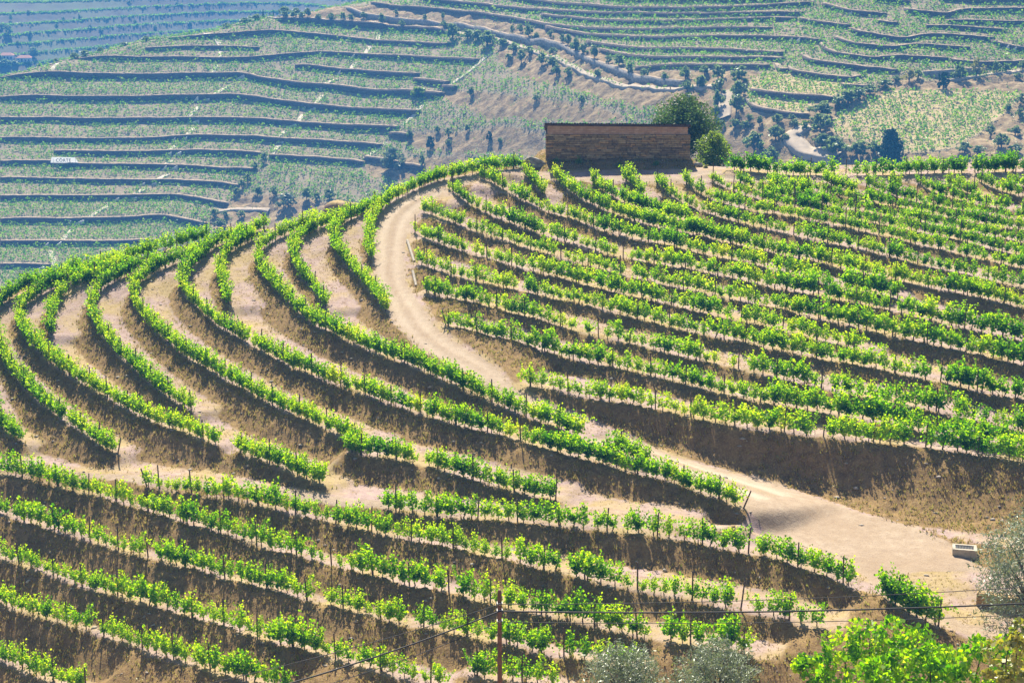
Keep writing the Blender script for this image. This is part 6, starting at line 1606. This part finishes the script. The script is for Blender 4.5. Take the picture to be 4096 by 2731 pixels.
vine_mass(601, 4200, [(-2.9, 0, 3.2, 1.1), (-1.6, 0.5, 4.1, 1.2), (-0.4, 0, 4.7, 1.2), (0.9, 0.4, 4.9, 1.2), (2.1, 0.2, 4.5, 1.1), (-0.6, -0.6, 3.0, 1.6), (1.4, -0.6, 3.0, 1.7), (-3.6, 0.4, 3.3, 0.6), (3.1, 0.3, 3.6, 0.9), (-2.2, -0.6, 2.2, 1.2), (3.4, -0.4, 2.4, 1.1)], 0.21, m_leaf, 'climbing_vine', 'big leafy climbing vine mound at the bottom right', 'vine', (18.4, 80.0, g(18.4, 80.0)))
vine_mass(602, 3000, [(-3.2, 0, 3.0, 0.9), (-2.0, 0.2, 3.3, 0.9), (-0.8, 0, 3.4, 0.9), (0.4, 0, 3.5, 0.9), (1.6, 0.2, 3.9, 0.9), (2.8, 0.2, 4.0, 0.9), (-2, -0.3, 2.2, 1.2), (0.6, -0.3, 2.3, 1.2), (2.4, -0.3, 2.4, 1.2)], 0.20, m_leaf, 'climbing_vine', 'bright leafy climbing vine filling the bottom right corner', 'vine', (19.8, 72.0, g(19.8, 72.0)))
vine_mass(603, 900, [(0, 0, 4.0, 0.8), (0.5, 0.2, 4.7, 0.6), (0.7, 0, 3.0, 0.9), (-0.3, 0, 2.8, 0.6)], 0.19, m_citrus, 'citrus_tree', 'yellow-leaved citrus tree at the bottom right edge', 'tree', (20.6, 66.0, g(20.6, 66.0)))

# ------------------------------------------------------------------ utility pole and its cables
PX, PY, PTOP = -0.72, 92.9, 20.25
zg = float(NSL(PX, PY))
pole = link('utility_pole', None, loc=(PX, PY, zg), label='brown wooden utility pole at the bottom centre', category='utility pole')
H_ = PTOP - zg
link('shaft', np_mesh('shaft', *tube_arrays([(0, 0, -0.5), (0, 0, H_ * 0.5), (0, 0, H_ * 0.98), (0, 0, H_)], [0.16, 0.145, 0.13, 0.10], 10), smooth=True), m_pole, parent=pole)
AT = [H_ - 0.80, H_ - 1.24, H_ - 1.90]
for a in AT:
    def br_(bm, a=a):
        add_box(bm, 0, -0.15, a, 0.10, 0.10, 0.12)
        add_box(bm, 0, 0, a, 0.33, 0.33, 0.035)
    link('bracket', bm_mesh('bracket', br_), m_metal, parent=pole)
def cable(a, b, r, sag, lab):
    a, b = np.array(a, float), np.array(b, float)
    t = np.linspace(0, 1, 26)[:, None]
    p = a + (b - a) * t
    p[:, 2] -= sag * 4 * (t * (1 - t))[:, 0]
    link('power_cable', np_mesh('power_cable', *tube_arrays(p, [r] * len(p), 6)), m_cable, label=lab, category='cable', group='cables of the utility pole')
ZA = [zg + a for a in AT]
YC = PY - 0.2
def at_depth(u, v, D):
    cp, sp = math.cos(PITCH), math.sin(PITCH)
    xx = (u - 2048) / LENS_PX; yy = -(v - 1365.5) / LENS_PX
    return np.array([0, 0, CAM_Z]) + D * np.array([xx, cp + yy * sp, -sp + yy * cp])
for k, (v_end, rr, nm) in enumerate([(2340, 0.022, 'thin upper cable from the pole to the right edge'), (2407, 0.05, 'thick black middle cable from the pole to the right edge'), (2452, 0.022, 'thin lower cable from the pole to the right edge')]):
    e = at_depth(4200, v_end, 100 - 2)
    cable((PX, YC, ZA[k]), e, rr, 0.30, nm)
for k, (u_e, v_e, rr, nm) in enumerate([(800, 2740, 0.022, 'thin upper cable from the pole to the bottom left'), (1060, 2760, 0.05, 'thick black cable from the pole to the bottom left'), (1230, 2760, 0.022, 'thin lower cable from the pole to the bottom left')]):
    e = at_depth(u_e, v_e, 90)
    cable((PX, YC, ZA[k]), e, rr, 0.22, nm)

# ------------------------------------------------------------------ culvert, drain pipes, low wall, leaning posts
x, y = 33.2, 118.3
zc_ = float(NEAR(x, y))
cul = link('concrete_culvert', None, loc=(x, y, zc_), rot=(0, 0, R(-12)), label='concrete culvert box with a dark grate beside the junction', category='culvert')
def cb(bm):
    for (a, b_, w, d) in ((0, -0.48, 1.75, 0.22), (0, 0.48, 1.75, 0.22), (-0.765, 0, 0.22, 0.74), (0.765, 0, 0.22, 0.74)):
        add_box(bm, a, b_, 0.15, w, d, 0.9, bev=0.02)
link('box', bm_mesh('box', cb), m_conc, parent=cul)
m_grate = simple_mat('dark_grate', (0.09, 0.10, 0.11), 0.6, 0.3, 6.0)
def gr(bm):
    for k in range(12):
        add_box(bm, -0.6 + k * 0.109, 0, 0.52, 0.05, 0.73, 0.04)
link('grate', bm_mesh('grate', gr), m_grate, parent=cul)
m_pipe = simple_mat('pale_pipe', (0.40, 0.35, 0.29), 0.85, 0.3, 3.0)
for k, (a, b_, lab) in enumerate([((-11.2, 181.0), (-10.2, 175.8), 'pale half-buried drain pipe on the road bank, upper one'), ((-10.2, 173.0), (-9.7, 170.0), 'pale half-buried drain pipe on the road bank, lower one')]):
    za, zb_ = float(NEAR(*a)) + 0.16, float(NEAR(*b_)) + 0.02
    pts = np.array([(a[0], a[1], za), ((a[0] + b_[0]) / 2, (a[1] + b_[1]) / 2, (za + zb_) / 2), (b_[0], b_[1], zb_)])
    V1, Q1, T1 = tube_arrays(pts, [0.15] * 3, 12, cap=False)
    V2, Q2, T2 = tube_arrays(pts, [0.125] * 3, 12, cap=False)
    link('drain_pipe', np_mesh('drain_pipe', *join_arrays([(V1, Q1, T1), (V2, Q2[:, ::-1], T2)]), smooth=True), m_pipe, label=lab, category='pipe')
x, y = 33.6, 110.4
def lw(bm):
    rs2 = random.Random(3)
    for r_ in range(4):
        xx = -1.5
        while xx < 1.5:
            w = rs2.uniform(0.4, 0.8)
            add_box(bm, xx + w / 2, rs2.uniform(-0.05, 0.05), 0.1 + r_ * 0.26, w - 0.03, 0.6, 0.25, bev=0.03)
            xx += w
link('low_wall', bm_mesh('low_wall', lw), m_stones[0], loc=(x, y, float(NEAR(x, y)) - 0.1), rot=(0, 0, R(-20)), label='low brown stone wall stub behind the olive at right', category='wall')
ENDS = [('P0', 0, (-0.25, 0.0), 'leaning wooden end post at the start of the track row'), ('R5', -1, (0.3, 0.2), 'leaning wooden end post by the road junction'), ('R0', -1, (0.25, 0.1), 'leaning wooden end post of the outermost left row'), ('F', 0, (-0.2, 0), 'leaning end post beside the lower drain pipe'), ('G', 0, (-0.22, 0), 'leaning end post above the road bend'), ('X3', -1, (0.35, 0.1), 'leaning end post under the shed on the upper slope')]
rowd = {nm: np.array(p) for nm, st_, p in VINE_ROWS}
for nm, i, (lx, ly), lab in ENDS:
    p = rowd[nm][i]
    link('end_post', pm[0], loc=(p[0], p[1], float(NEAR(p[0], p[1]))), rot=(ly, lx, 0), scale=(1.1, 1.1, 1.6), label=lab, category='post')

# ------------------------------------------------------------------ haze
hz, nt, out = mat('haze_air')
pvn = N(nt, 'ShaderNodeVolumePrincipled', Density=0.00031, Anisotropy=0.1)
pvn.inputs['Color'].default_value = (0.09, 0.40, 1.0, 1)
nt.links.new(pvn.outputs[0], out.inputs['Volume'])
link('haze', bm_mesh('haze', lambda bm: add_box(bm, 0, 1500, -38, 4200, 3600, 230)), hz, kind='stuff', label='pale blue summer haze in the valley air', category='haze')
